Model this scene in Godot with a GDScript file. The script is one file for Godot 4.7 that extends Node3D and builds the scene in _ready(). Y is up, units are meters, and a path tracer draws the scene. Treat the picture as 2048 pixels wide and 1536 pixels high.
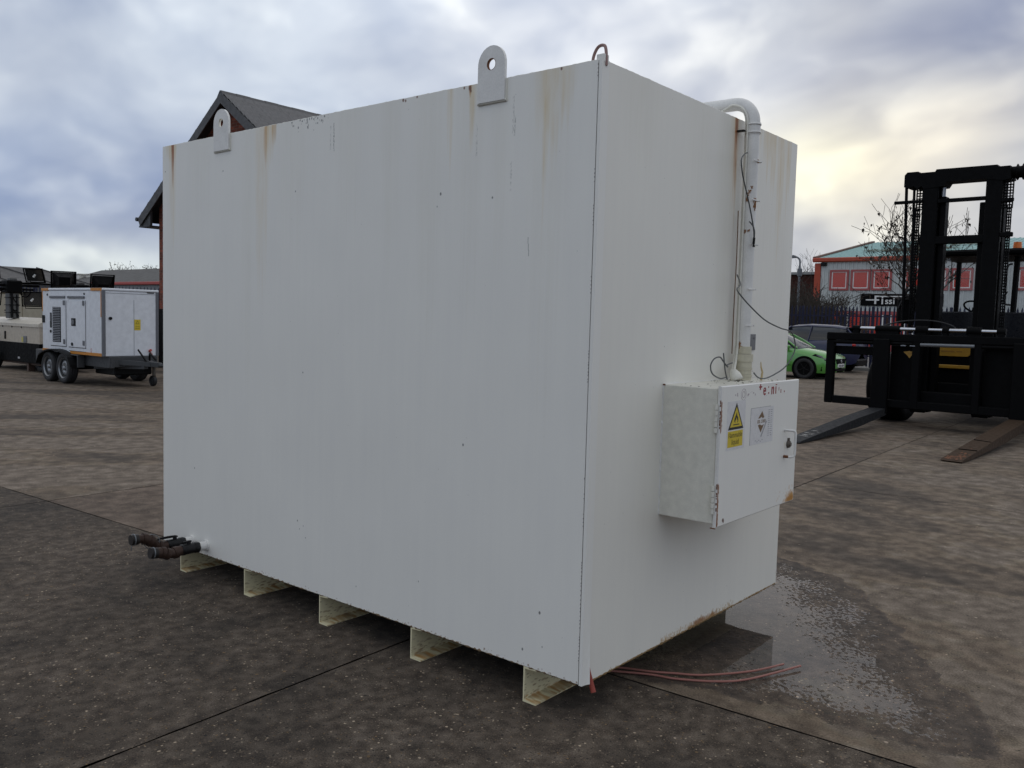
extends Node3D
# A white bunded fuel tank standing in a wet concrete yard under a broken winter sky.
# Units are metres, y is up. The tank's near bottom corner stands over the origin; its long side lies in z = 0, its end in x = 0.

const TANK_L := 3.204
const TANK_W := 1.908
const TANK_LOW := 0.154
const TANK_TOP := 2.588

var M := {}
var rng := RandomNumberGenerator.new()


func _ready() -> void:
	rng.seed = 7
	# camera
	var cam := Camera3D.new()
	cam.name = "camera"
	cam.fov = 47.37
	cam.near = 0.05
	cam.far = 900.0
	cam.position = Vector3(1.9134, 1.6, 2.8075)
	cam.rotation = Vector3(-0.074, 0.6889, 0.0268)
	add_child(cam)
	# sky and air
	var env := Environment.new()
	env.background_mode = Environment.BG_SKY
	var sky := Sky.new()
	var pano := PanoramaSkyMaterial.new()
	pano.panorama = make_sky()
	sky.sky_material = pano
	env.sky = sky
	env.tonemap_mode = Environment.TONE_MAPPER_LINEAR
	env.tonemap_exposure = 1.0
	env.sdfgi_enabled = true
	env.ssao_enabled = true
	env.ssil_enabled = true
	var we := WorldEnvironment.new()
	we.name = "world_environment"
	we.environment = env
	add_child(we)
	# the low sun, behind cloud, beyond the right end of the tank
	var sun := DirectionalLight3D.new()
	sun.name = "sun"
	sun.light_energy = 0.15
	sun.light_angular_distance = 100.0
	sun.light_color = Color(1.0, 0.93, 0.82)
	sun.shadow_enabled = true
	add_child(sun)
	sun.look_at_from_position(Vector3.ZERO, Vector3(0.36, -0.32, 0.88), Vector3.UP)
	make_materials()
	build_yard()
	build_fence_and_kerb()
	build_grey_unit()
	build_brick_house()
	build_far_left()
	build_trees()
	build_tank()
	build_forklift()
	build_generator()
	build_towers()
	build_cars()
	build_lamp_post()
	build_loose_things()


# ---------------------------------------------------------------- mesh helper
class Mb:
	var st := SurfaceTool.new()
	var xf := Transform3D.IDENTITY

	func _init() -> void:
		st.begin(Mesh.PRIMITIVE_TRIANGLES)
		st.set_smooth_group(-1)

	func smooth(on: bool) -> void:
		st.set_smooth_group(1 if on else -1)

	func v(p: Vector3, uv := Vector2.ZERO) -> void:
		st.set_uv(uv)
		st.add_vertex(xf * p)

	func tri(a: Vector3, b: Vector3, c: Vector3, ua := Vector2.ZERO, ub := Vector2.ZERO, uc := Vector2.ZERO) -> void:  # counter-clockwise seen from outside
		v(a, ua)
		v(c, uc)
		v(b, ub)

	func quad(a: Vector3, b: Vector3, c: Vector3, d: Vector3, ua := Vector2(0, 1), ub := Vector2(1, 1), uc := Vector2(1, 0), ud := Vector2(0, 0)) -> void:
		tri(a, b, c, ua, ub, uc)
		tri(a, c, d, ua, uc, ud)

	func poly(pts: Array, inside: Vector3) -> void:  # a convex face, turned away from a point inside
		var n: Vector3 = (pts[1] - pts[0]).cross(pts[2] - pts[0])
		var mid := Vector3.ZERO
		for p in pts:
			mid += p
		mid /= pts.size()
		var order: Array = pts
		if n.dot(mid - inside) < 0.0:
			order = pts.duplicate()
			order.reverse()
		for i in range(1, order.size() - 1):
			tri(order[0], order[i], order[i + 1])

	func box(lo: Vector3, hi: Vector3, bev := 0.0) -> Mb:
		var c := (lo + hi) * 0.5
		var h := (hi - lo) * 0.5
		bev = minf(bev, minf(h.x, minf(h.y, h.z)) * 0.6)
		if bev <= 0.0:
			for a in 3:
				for s in [-1.0, 1.0]:
					var pts := []
					for k in [[-1.0, -1.0], [1.0, -1.0], [1.0, 1.0], [-1.0, 1.0]]:
						var q := Vector3.ZERO
						q[a] = s * h[a]
						q[(a + 1) % 3] = k[0] * h[(a + 1) % 3]
						q[(a + 2) % 3] = k[1] * h[(a + 2) % 3]
						pts.append(c + q)
					poly(pts, c)
			return self
		for a in 3:
			var b := (a + 1) % 3
			var d := (a + 2) % 3
			for s in [-1.0, 1.0]:
				var pts := []
				for k in [[-1.0, -1.0], [1.0, -1.0], [1.0, 1.0], [-1.0, 1.0]]:
					var q := Vector3.ZERO
					q[a] = s
					q[b] = k[0]
					q[d] = k[1]
					pts.append(_corner(c, h, bev, a, q))
				poly(pts, c)
			for k in [[-1.0, -1.0], [1.0, -1.0], [1.0, 1.0], [-1.0, 1.0]]:
				var q0 := Vector3.ZERO
				q0[a] = -1.0
				q0[b] = k[0]
				q0[d] = k[1]
				var q1 := q0
				q1[a] = 1.0
				poly([_corner(c, h, bev, b, q0), _corner(c, h, bev, b, q1), _corner(c, h, bev, d, q1), _corner(c, h, bev, d, q0)], c)
		for sx in [-1.0, 1.0]:
			for sy in [-1.0, 1.0]:
				for sz in [-1.0, 1.0]:
					var q := Vector3(sx, sy, sz)
					poly([_corner(c, h, bev, 0, q), _corner(c, h, bev, 1, q), _corner(c, h, bev, 2, q)], c)
		return self

	func _corner(c: Vector3, h: Vector3, bev: float, face: int, s: Vector3) -> Vector3:
		var q := Vector3(s.x * (h.x - bev), s.y * (h.y - bev), s.z * (h.z - bev))
		q[face] = s[face] * h[face]
		return c + q

	func bar(a: Vector3, b: Vector3, w: float, d: float, up := Vector3.UP, bev := 0.0) -> Mb:  # a straight bar of section w by d
		var y := (b - a).normalized()
		var z := y.cross(up)
		if z.length() < 1e-4:
			z = y.cross(Vector3.RIGHT)
		z = z.normalized()
		var x := y.cross(z).normalized()
		var old := xf
		xf = xf * Transform3D(Basis(x, y, z) if x.cross(y).dot(z) > 0.0 else Basis(-x, y, z), a)
		box(Vector3(-w / 2, 0, -d / 2), Vector3(w / 2, a.distance_to(b), d / 2), bev)
		xf = old
		return self

	func tube(pts: Array, radius: Variant, sides := 8, caps := true) -> Mb:
		var n := pts.size()
		var rings := []
		var side := Vector3.ZERO
		for i in n:
			var t: Vector3 = (pts[mini(i + 1, n - 1)] - pts[maxi(i - 1, 0)]).normalized()
			if i == 0:
				side = t.cross(Vector3.UP if absf(t.y) < 0.9 else Vector3.RIGHT).normalized()
			else:
				side = (side - t * side.dot(t)).normalized()
			var other := t.cross(side)
			var r: float = radius[i] if radius is Array else radius
			var ring := []
			for k in sides:
				var ang := TAU * k / sides
				ring.append(pts[i] + (side * cos(ang) + other * sin(ang)) * r)
			rings.append(ring)
		smooth(true)
		for i in n - 1:
			var mid: Vector3 = (pts[i] + pts[i + 1]) * 0.5
			for k in sides:
				var j := (k + 1) % sides
				poly([rings[i][k], rings[i][j], rings[i + 1][j], rings[i + 1][k]], mid)
		smooth(false)
		if caps:
			poly(rings[0], pts[1])
			poly(rings[n - 1], pts[n - 2])
		return self

	func cyl(a: Vector3, b: Vector3, r0: float, r1 := -1.0, sides := 16) -> Mb:
		return tube([a, b], [r0, r0 if r1 < 0.0 else r1], sides)

	func lathe(prof: Array, sides: int, core: Vector2, frame := Transform3D.IDENTITY, closed := false) -> Mb:  # prof of (radius, height along y)
		smooth(true)
		var n := prof.size()
		for i in (n if closed else n - 1):
			var p: Vector2 = prof[i]
			var q: Vector2 = prof[(i + 1) % n]
			for k in sides:
				var a := TAU * k / sides
				var b := TAU * (k + 1) / sides
				var m := (a + b) * 0.5
				var inside := frame * Vector3(core.x * cos(m), core.y, core.x * sin(m))
				var pts := [frame * Vector3(p.x * cos(a), p.y, p.x * sin(a)), frame * Vector3(p.x * cos(b), p.y, p.x * sin(b)), frame * Vector3(q.x * cos(b), q.y, q.x * sin(b)), frame * Vector3(q.x * cos(a), q.y, q.x * sin(a))]
				if p.x < 1e-5:
					pts.remove_at(1)
				elif q.x < 1e-5:
					pts.remove_at(2)
				poly(pts, inside)
		smooth(false)
		return self

	func prism(shape: PackedVector2Array, z0: float, z1: float, frame := Transform3D.IDENTITY) -> Mb:  # a flat outline given thickness along its frame's z
		var pts := shape
		if Geometry2D.is_polygon_clockwise(pts):
			pts = pts.duplicate()
			pts.reverse()
		var old := xf
		xf = xf * frame
		var tris := Geometry2D.triangulate_polygon(pts)
		for i in range(0, tris.size(), 3):
			var a := pts[tris[i]]
			var b := pts[tris[i + 1]]
			var c := pts[tris[i + 2]]
			if (b - a).cross(c - a) < 0.0:
				var t := b
				b = c
				c = t
			tri(Vector3(a.x, a.y, z1), Vector3(b.x, b.y, z1), Vector3(c.x, c.y, z1))
			tri(Vector3(a.x, a.y, z0), Vector3(c.x, c.y, z0), Vector3(b.x, b.y, z0))
		for i in pts.size():
			var a := pts[i]
			var b := pts[(i + 1) % pts.size()]
			quad(Vector3(a.x, a.y, z0), Vector3(b.x, b.y, z0), Vector3(b.x, b.y, z1), Vector3(a.x, a.y, z1))
		xf = old
		return self

	func ring(inner: float, outer: float, y0: float, y1: float, sides: int, frame := Transform3D.IDENTITY) -> Mb:  # a flat washer about the frame's y
		return lathe([Vector2(inner, y0), Vector2(outer, y0), Vector2(outer, y1), Vector2(inner, y1)], sides, Vector2((inner + outer) / 2, (y0 + y1) / 2), frame, true)

	func text(words: String, size: float, depth: float, frame: Transform3D, font_name := "Droid Sans", bold := false) -> Mb:
		var f := SystemFont.new()
		f.font_names = PackedStringArray([font_name])
		if bold:
			f.font_weight = 700
		var t := TextMesh.new()
		t.text = words
		t.font = f
		t.font_size = 32
		t.pixel_size = size / 32.0
		t.depth = depth
		t.curve_step = 1.0
		var arr := t.surface_get_arrays(0)
		var pos: PackedVector3Array = arr[Mesh.ARRAY_VERTEX]
		var order: PackedInt32Array = arr[Mesh.ARRAY_INDEX] if arr[Mesh.ARRAY_INDEX] != null else PackedInt32Array(range(pos.size()))
		for i in order:
			v(frame * pos[i])
		return self

	func done(normals := true) -> ArrayMesh:
		if normals:
			st.generate_normals()
		return st.commit()


# ---------------------------------------------------------------- object helpers
func put(called: String, mesh: Mesh, m: Variant, parent: Node3D = null) -> MeshInstance3D:
	var o := MeshInstance3D.new()
	o.name = called
	o.mesh = mesh
	if m is Array:
		for i in m.size():
			o.set_surface_override_material(i, m[i])
	else:
		o.material_override = m
	(parent if parent else self).add_child(o, true)
	return o


func part(called: String, b: Mb, m: Material, parent: Node3D) -> MeshInstance3D:
	return put(called, b.done(), m, parent)


func many(called: String, pieces: Array, parent: Node3D) -> MeshInstance3D:  # one mesh of several surfaces: [builder, material, builder, material ...]
	var mesh := ArrayMesh.new()
	var mats := []
	for i in range(0, pieces.size(), 2):
		var b: Mb = pieces[i]
		b.st.generate_normals()
		b.st.commit(mesh)
		mats.append(pieces[i + 1])
	return put(called, mesh, mats, parent)


func tag(o: Node3D, label: String, category: String, group := "") -> Node3D:
	o.set_meta("label", label)
	o.set_meta("category", category)
	if group:
		o.set_meta("group", group)
	return o


func thing(called: String, label: String, category: String, at := Vector3.ZERO, turn := 0.0, group := "") -> Node3D:
	var o := Node3D.new()
	o.name = called
	o.position = at
	o.rotation.y = turn
	add_child(o, true)
	tag(o, label, category, group)
	return o


func setting(o: Node3D) -> Node3D:
	o.set_meta("kind", "structure")
	return o


func arc(center: Vector3, from: Vector3, to: Vector3, steps: int) -> Array:  # a quarter bend; from and to are the two arms
	var out := []
	for i in steps + 1:
		var a := PI / 2 * i / steps
		out.append(center + from * cos(a) + to * sin(a))
	return out


func curve(pts: Array, step := 0.02) -> Array:  # a smooth line through the points
	var c := Curve3D.new()
	c.bake_interval = step
	for i in pts.size():
		var t: Vector3 = (pts[mini(i + 1, pts.size() - 1)] - pts[maxi(i - 1, 0)]) / 6.0
		c.add_point(pts[i], -t, t)
	return Array(c.get_baked_points())


func clump(x: float, lo: float, hi: float) -> float:
	return clampf((x - lo) / (hi - lo), 0.0, 1.0)


# ---------------------------------------------------------------- textures and materials
func noise(seed_: int, freq: float, octaves := 4, kind := FastNoiseLite.TYPE_SIMPLEX_SMOOTH) -> FastNoiseLite:
	var n := FastNoiseLite.new()
	n.seed = seed_
	n.noise_type = kind
	n.frequency = freq
	n.fractal_type = FastNoiseLite.FRACTAL_FBM
	n.fractal_octaves = octaves
	return n


func noise_bytes(size: int, seed_: int, freq: float, octaves := 4) -> PackedByteArray:
	return noise(seed_, freq, octaves).get_seamless_image(size, size).get_data()


func blob(az: float, el: float, a0: float, e0: float, sa: float, se: float, tilt := 0.0) -> float:
	var da := az - a0
	var de := el - e0 - tilt * da
	return exp(-0.5 * (da * da / (sa * sa) + de * de / (se * se)))


func make_sky() -> ImageTexture:
	# Broken winter cloud: grey-blue bellies, pale gaps, one warm bright gap where the sun stands behind the cloud.
	var w := 2048
	var h := 1024
	var px := PackedFloat32Array()
	px.resize(w * h * 3)
	var big := noise(11, 1.5, 4)
	var mid := noise(23, 4.2, 5)
	var k := 0
	for j in h:
		var el := 90.0 - 180.0 * (j + 0.5) / h
		var y := sin(deg_to_rad(el))
		var flat := cos(deg_to_rad(el))
		if el < -3.0:
			for i in w:
				px[k] = 0.10
				px[k + 1] = 0.098
				px[k + 2] = 0.1
				k += 3
			continue
		# clouds lie on a sheet overhead, so they flatten towards the horizon
		var sheet := 1.0 / (maxf(y, 0.0) + 0.75)
		for i in w:
			var az := 360.0 * (i + 0.5) / w  # the sheet begins at -z
			if az > 180.0:
				az -= 360.0
			var s := sin(deg_to_rad(az)) * flat * sheet
			var c := -cos(deg_to_rad(az)) * flat * sheet
			var n1 := big.get_noise_3d(s * 1.5, y * 1.5, c * 1.5) * 1.6
			var n2 := mid.get_noise_3d(s * 1.5 + n1 * 0.12, 7.0 + y * 2.0, c * 1.5) * 1.5
			var d := n1 * 0.55 + n2 * 0.45
			d = d * 1.1 - 0.03 + 0.4 * maxf(0.0, n2 - 0.18)
			var warm := big.get_noise_3d(s * 0.8 + 40.0, 9.0, c * 0.8)  # grey-warm belly or blue gap
			var r := 0.50 + d * 0.27 + warm * 0.06
			var g := 0.56 + d * 0.265
			var b := 0.67 + d * 0.215 - warm * 0.10
			if az > -120.0 and az < 50.0 and el < 45.0:
				var glow := blob(az, el, -21.4, 9.8, 2.8, 1.5, 0.10)
				var fan := blob(az, el, -14.5, 11.2, 7.5, 2.3, 0.20)
				var haze := blob(az, el, -15.0, 7.5, 11.0, 3.2)
				var pale := blob(az, el, -36.0, 17.5, 8.5, 4.6)
				var slate := blob(az, el, -23.0, 14.6, 6.5, 1.4, 0.24)
				var low := blob(az, el, -63.0, 6.4, 13.0, 2.6)
				var gap := blob(az, el, -66.0, 2.0, 15.0, 1.4)
				var up := blob(az, el, -9.0, 17.8, 6.0, 2.2)
				var soft := 1.0 + d * 0.7
				r += (glow * 0.27 + fan * 0.17 + haze * 0.05 + pale * 0.30 + gap * 0.24) * soft - slate * 0.08 - low * 0.17 - up * 0.07
				g += (glow * 0.255 + fan * 0.125 + haze * 0.03 + pale * 0.26 + gap * 0.25) * soft - slate * 0.07 - low * 0.16 - up * 0.08
				b += (glow * 0.12 + fan * 0.05 - haze * 0.01 + pale * 0.19 + gap * 0.17) * soft - slate * 0.03 - low * 0.11 - up * 0.07
			# cloud is brighter overhead than low down
			var lift := 1.0 + 0.55 * maxf(y - 0.25, 0.0)
			var thick := clampf((el - 24.0) / 30.0, 0.0, 1.0)  # and greyer, the sheet being thicker there
			r *= lift * (1.0 + 0.07 * thick)
			g *= lift
			b *= lift * (1.0 - 0.10 * thick)
			px[k] = maxf(r, 0.05)
			px[k + 1] = maxf(g, 0.05)
			px[k + 2] = maxf(b, 0.05)
			k += 3
	return ImageTexture.create_from_image(Image.create_from_data(w, h, false, Image.FORMAT_RGBF, px.to_byte_array()))


func stone_texture(size: int, seed_: int, stones: int, big_stones: int, base: Vector3, spread: float) -> Array:  # [colour, height]: concrete worn down to its aggregate
	var r := RandomNumberGenerator.new()
	r.seed = seed_
	var a := noise_bytes(size, seed_, 0.012, 5)
	var f := noise_bytes(size, seed_ + 1, 0.16, 3)
	var px := PackedByteArray()
	px.resize(size * size * 3)
	var hi := PackedByteArray()
	hi.resize(size * size)
	var k := 0
	for i in size * size:
		var n := (a[i] - 128) * 0.24 + (f[i] - 128) * 0.24 * spread
		px[k] = clampi(int(base.x + n), 0, 255)
		px[k + 1] = clampi(int(base.y + n * 0.97), 0, 255)
		px[k + 2] = clampi(int(base.z + n * 0.93), 0, 255)
		k += 3
		hi[i] = 100 + int((f[i] - 128) * 0.35)
	for s in stones + big_stones:
		var cx := r.randi_range(0, size - 1)
		var cy := r.randi_range(0, size - 1)
		var rad := 1.3 + 3.2 * pow(r.randf(), 2.0) if s < stones else r.randf_range(4.0, 8.0)
		var sq := r.randf_range(0.55, 1.0)
		var ang := r.randf_range(0.0, PI)
		var ca := cos(ang)
		var sa := sin(ang)
		var pick := r.randf()
		var tone := base * r.randf_range(0.8, 1.42)
		if pick < 0.085:
			tone = Vector3(166, 150, 130) * r.randf_range(0.6, 1.15)
			rad *= r.randf_range(0.9, 1.6)
		elif pick < 0.30:
			tone = base * r.randf_range(0.45, 0.7)
		elif pick < 0.38:
			tone = Vector3(128, 104, 74) * r.randf_range(0.7, 1.05)
		if s >= stones and pick < 0.10:
			tone = base * 1.25
		var reach := int(ceil(rad)) + 1
		for dy in range(-reach, reach + 1):
			for dx in range(-reach, reach + 1):
				var u := (dx * ca + dy * sa) / rad
				var v := (dy * ca - dx * sa) / (rad * sq)
				var q := u * u + v * v
				if q >= 1.0:
					continue
				var m := minf(1.0, (1.0 - q) * 2.2)
				var at := posmod(cy + dy, size) * size + posmod(cx + dx, size)
				var p := at * 3
				px[p] = int(lerpf(px[p], minf(tone.x, 250.0), m))
				px[p + 1] = int(lerpf(px[p + 1], minf(tone.y, 250.0), m))
				px[p + 2] = int(lerpf(px[p + 2], minf(tone.z, 250.0), m))
				hi[at] = clampi(int(lerpf(hi[at], 150.0, m * 0.8)), 0, 255)
	var made := []
	made.append(ImageTexture.create_from_image(Image.create_from_data(size, size, false, Image.FORMAT_RGB8, px)))
	made.append(ImageTexture.create_from_image(Image.create_from_data(size, size, false, Image.FORMAT_L8, hi)))
	return made


class Paint:  # a hand-painted sheet: colours are kept as linear floats until it is done
	var w: int
	var h: int
	var scale: float
	var px := PackedFloat32Array()

	func _init(w_: int, h_: int, scale_: float, base: Vector3) -> void:
		w = w_
		h = h_
		scale = scale_
		px.resize(w * h * 3)
		for i in w * h:
			px[i * 3] = base.x
			px[i * 3 + 1] = base.y
			px[i * 3 + 2] = base.z

	func dab(x: int, y: int, col: Vector3, m: float) -> void:
		if x < 0 or y < 0 or x >= w or y >= h:
			return
		var p := (y * w + x) * 3
		px[p] += (col.x - px[p]) * m
		px[p + 1] += (col.y - px[p + 1]) * m
		px[p + 2] += (col.z - px[p + 2]) * m

	func speck(u: float, v: float, rad: float, col: Vector3, m: float, squash := 1.0) -> void:  # in metres from the top left
		var cx := u * scale
		var cy := v * scale
		var rr := maxf(rad * scale, 0.7)
		var reach := int(ceil(rr * maxf(1.0, squash))) + 1
		for dy in range(-reach, reach + 1):
			for dx in range(-reach, reach + 1):
				var q := Vector2(dx / rr, dy / (rr * squash)).length()
				if q < 1.0:
					dab(int(cx) + dx, int(cy) + dy, col, m * minf(1.0, (1.0 - q) * 2.5))

	func run(u: float, v: float, wide: float, long: float, col: Vector3, m: float, r: RandomNumberGenerator, grain: FastNoiseLite, fray := 0.6) -> void:  # a stain that has run down: broken into threads of different lengths
		var x0 := int((u - wide / 2) * scale)
		var x1 := int((u + wide / 2) * scale)
		for x in range(x0, x1 + 1):
			var across := absf((x + 0.5) / scale - u) / (wide / 2)
			var thread := 0.5 + 0.5 * grain.get_noise_2d(x * 2.1, u * 91.0)
			var far := long * (1.0 - across * across * 0.75) * (1.0 - fray + fray * thread * 1.3)
			var dens := (1.0 - across * across) * (0.55 + 0.6 * thread)
			var y0 := int(v * scale)
			for y in range(y0, int((v + far) * scale)):
				var t := (y / scale - v) / maxf(far, 0.001)
				var g := 0.75 + 0.5 * grain.get_noise_2d(x * 1.3 + 400.0, y * 0.16)
				dab(x, y, col, clampf(m * 1.6 * dens * g * (1.0 - t * t), 0.0, 1.0))

	func patch(u: float, v: float, ru: float, rv: float, col: Vector3, m: float, grain: FastNoiseLite) -> void:  # a ragged patch
		for y in range(int((v - rv) * scale), int((v + rv) * scale) + 1):
			for x in range(int((u - ru) * scale), int((u + ru) * scale) + 1):
				var q := Vector2((x / scale - u) / ru, (y / scale - v) / rv).length()
				var n := grain.get_noise_2d(x * 0.9, y * 0.9)
				var k := clampf((1.0 - q + n * 0.55) * 1.9, 0.0, 1.0)
				if k > 0.0:
					dab(x, y, col, m * k)

	func line(u0: float, v0: float, u1: float, v1: float, rad: float, col: Vector3, m: float) -> void:
		var steps := int(Vector2(u1 - u0, v1 - v0).length() * scale * 1.5) + 1
		for i in steps + 1:
			var t := float(i) / steps
			speck(lerpf(u0, u1, t), lerpf(v0, v1, t), rad, col, m)

	func done() -> ImageTexture:
		var out := PackedByteArray()
		out.resize(w * h * 3)
		for i in w * h * 3:
			out[i] = int(clampf(pow(px[i], 0.4545), 0.0, 1.0) * 255.0 + 0.5)
		return ImageTexture.create_from_image(Image.create_from_data(w, h, false, Image.FORMAT_RGB8, out))


func mat(lin: Color, rough: float, metal := 0.0, grain := 0.0) -> StandardMaterial3D:  # lin: linear base colour; grain: metres of one tile of the shared wear texture
	var m := StandardMaterial3D.new()
	m.albedo_color = lin.linear_to_srgb()
	m.roughness = rough
	m.metallic = metal
	if grain > 0.0:
		m.albedo_texture = M["wear_tex"]
		m.uv1_triplanar = true
		m.uv1_scale = Vector3.ONE / grain
		m.roughness_texture = M["rough_tex"]
	return m


func glass(tint: Color, alpha: float) -> StandardMaterial3D:
	var m := StandardMaterial3D.new()
	m.albedo_color = Color(tint.r, tint.g, tint.b, alpha)
	m.transparency = BaseMaterial3D.TRANSPARENCY_ALPHA
	m.roughness = 0.03
	return m


func make_materials() -> void:
	var r := RandomNumberGenerator.new()
	r.seed = 31
	var grain := noise(77, 0.06, 3)
	# shared wear: cloudy grime, fine grain, a few chips
	var s := 512
	var a := noise_bytes(s, 41, 0.012, 5)
	var f := noise_bytes(s, 42, 0.11, 3)
	var px := PackedByteArray()
	px.resize(s * s)
	var ro := PackedByteArray()
	ro.resize(s * s)
	for i in s * s:
		px[i] = clampi(int(240.0 + (a[i] - 128) * 0.07 + (f[i] - 128) * 0.06), 0, 255)
		ro[i] = clampi(int(215.0 - (a[i] - 128) * 0.3 + (f[i] - 128) * 0.25), 0, 255)
	M["wear_tex"] = ImageTexture.create_from_image(Image.create_from_data(s, s, false, Image.FORMAT_L8, px))
	M["rough_tex"] = ImageTexture.create_from_image(Image.create_from_data(s, s, false, Image.FORMAT_L8, ro))
	# ground
	var st := stone_texture(1536, 5, 26000, 420, Vector3(80, 70, 60), 0.9)
	var co := stone_texture(1024, 9, 1600, 0, Vector3(103, 91, 78), 0.9)
	for k in [["stony", st, 1.0], ["plain", co, 0.93], ["wet", st, 0.82]]:
		var m := StandardMaterial3D.new()
		m.albedo_texture = k[1][0]
		m.vertex_color_use_as_albedo = true
		m.roughness = k[2]
		m.heightmap_enabled = true
		m.heightmap_texture = k[1][1]
		m.heightmap_scale = 0.22 if k[0] == "stony" else 0.08
		M[k[0]] = m
	M["joint"] = mat(Color(0.026, 0.020, 0.016), 1.0)
	M["earth"] = mat(Color(0.085, 0.08, 0.075), 1.0, 0.0, 6.0)
	var water := glass(Color(1, 1, 1), 0.0)
	water.roughness = 0.015
	water.metallic_specular = 0.36
	M["water"] = water
	# plain stuff
	M["white"] = mat(Color(0.80, 0.785, 0.745), 0.42, 0.0, 0.7)
	M["cream_white"] = mat(Color(0.79, 0.77, 0.68), 0.45, 0.0, 0.35)
	M["black"] = mat(Color(0.006, 0.006, 0.006), 0.55, 0.0, 0.6)
	M["black"].metallic_specular = 0.3
	M["soot"] = mat(Color(0.0032, 0.0032, 0.0035), 0.7, 0.0, 0.8)
	M["soot"].metallic_specular = 0.2
	M["rubber"] = mat(Color(0.016, 0.016, 0.017), 0.85, 0.0, 0.4)
	M["steel"] = mat(Color(0.36, 0.37, 0.38), 0.38, 0.9, 0.5)
	M["chrome"] = mat(Color(0.62, 0.63, 0.65), 0.16, 1.0, 0.3)
	M["zinc"] = mat(Color(0.22, 0.23, 0.24), 0.5, 0.5, 0.4)
	M["rust"] = mat(Color(0.17, 0.062, 0.022), 0.95, 0.0, 0.12)
	M["brass"] = mat(Color(0.065, 0.036, 0.026), 0.6, 0.3, 0.09)
	M["copper_hose"] = mat(Color(0.34, 0.135, 0.105), 0.5, 0.0, 0.1)
	M["cable"] = mat(Color(0.075, 0.08, 0.08), 0.6)
	M["red"] = mat(Color(0.42, 0.035, 0.02), 0.5, 0.0, 1.2)
	M["orange"] = mat(Color(0.62, 0.24, 0.02), 0.5, 0.0, 0.6)
	M["yellow"] = mat(Color(0.62, 0.47, 0.03), 0.5)
	M["amber"] = mat(Color(0.75, 0.17, 0.01), 0.25)
	M["print"] = mat(Color(0.012, 0.012, 0.012), 0.5)
	M["print_red"] = mat(Color(0.28, 0.018, 0.016), 0.5)
	M["print_grey"] = mat(Color(0.36, 0.35, 0.36), 0.5)
	M["print_brown"] = mat(Color(0.17, 0.10, 0.045), 0.5)
	M["sticker"] = mat(Color(0.80, 0.79, 0.78), 0.38, 0.0, 0.3)
	M["yellow_machine"] = mat(Color(0.50, 0.27, 0.03), 0.45, 0.0, 0.8)
	M["lens"] = mat(Color(0.55, 0.56, 0.58), 0.08, 0.6)
	M["pane"] = glass(Color(0.3, 0.33, 0.33), 0.03)
	M["dark_glass"] = mat(Color(0.012, 0.014, 0.018), 0.04)
	M["windscreen"] = mat(Color(0.045, 0.05, 0.055), 0.03)
	M["windscreen"].metallic_specular = 0.9
	# tank, side sheet: rust runs from the roof edge, rain marks, chips
	var pale := Vector3(0.795, 0.78, 0.725)
	var orange := Vector3(0.40, 0.17, 0.03)
	var ochre := Vector3(0.66, 0.49, 0.22)
	var moss := Vector3(0.60, 0.565, 0.44)
	var soot := Vector3(0.05, 0.05, 0.05)
	var p := Paint.new(1240, 942, 387.0, pale)
	sheet_wear(p, 3, 0.024)
	for q in [[2.05, 0.16, 0.9], [2.3, 0.22, 1.2], [2.55, 0.2, 1.0], [2.72, 0.12, 0.9], [2.98, 0.26, 1.5], [0.08, 0.12, 1.4], [1.3, 0.3, 0.8], [1.75, 0.25, 0.7], [0.42, 0.3, 0.5], [0.9, 0.16, 1.6]]:
		p.run(q[0], 0.0, q[1], q[2] * 1.3, moss, 0.10, r, grain, 0.8)
	p.run(0.115, 0.0, 0.10, 0.75, ochre, 0.26, r, grain, 0.5)
	p.run(0.10, 0.0, 0.15, 0.12, ochre, 0.4, r, grain, 0.3)
	p.run(0.115, 0.0, 0.040, 0.30, orange, 1.0, r, grain, 0.3)
	p.run(0.118, 0.0, 0.028, 0.20, Vector3(0.30, 0.09, 0.02), 1.0, r, grain, 0.3)
	p.run(1.09, 0.0, 0.16, 0.26, ochre, 0.4, r, grain, 0.5)
	p.run(1.03, 0.0, 0.16, 1.15, ochre, 0.2, r, grain, 0.5)
	p.run(1.063, 0.0, 0.040, 0.26, Vector3(0.52, 0.27, 0.06), 0.7, r, grain, 0.4)
	p.run(1.14, 0.0, 0.05, 0.14, Vector3(0.52, 0.30, 0.09), 0.5, r, grain, 0.4)
	p.run(2.98, 0.0, 0.19, 0.5, ochre, 0.26, r, grain, 0.6)
	p.run(2.96, 0.0, 0.05, 0.75, ochre, 0.26, r, grain, 0.6)
	p.run(3.06, 0.0, 0.12, 0.25, ochre, 0.2, r, grain, 0.6)
	p.run(2.43, 0.0, 0.05, 0.45, ochre, 0.25, r, grain, 0.6)
	p.run(2.545, 0.0, 0.022, 0.06, orange, 0.95, r, grain, 0.4)
	p.run(2.56, 0.0, 0.05, 0.32, ochre, 0.4, r, grain, 0.4)
	for q in [[2.543, 0.012, 0.010], [2.548, 0.024, 0.006], [2.51, 0.006, 0.006], [2.13, 0.006, 0.008], [2.145, 0.012, 0.006], [2.22, 0.003, 0.006], [3.03, 0.006, 0.006]]:
		p.speck(q[0], q[1], q[2], Vector3(0.16, 0.06, 0.03), 0.9, 1.3)
	for i in 46:
		p.speck(r.randf_range(1.28, 1.60), r.randf_range(0.0, 0.07) * r.randf(), r.randf_range(0.002, 0.006), soot, r.randf_range(0.4, 0.85), r.randf_range(0.8, 2.0))
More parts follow.
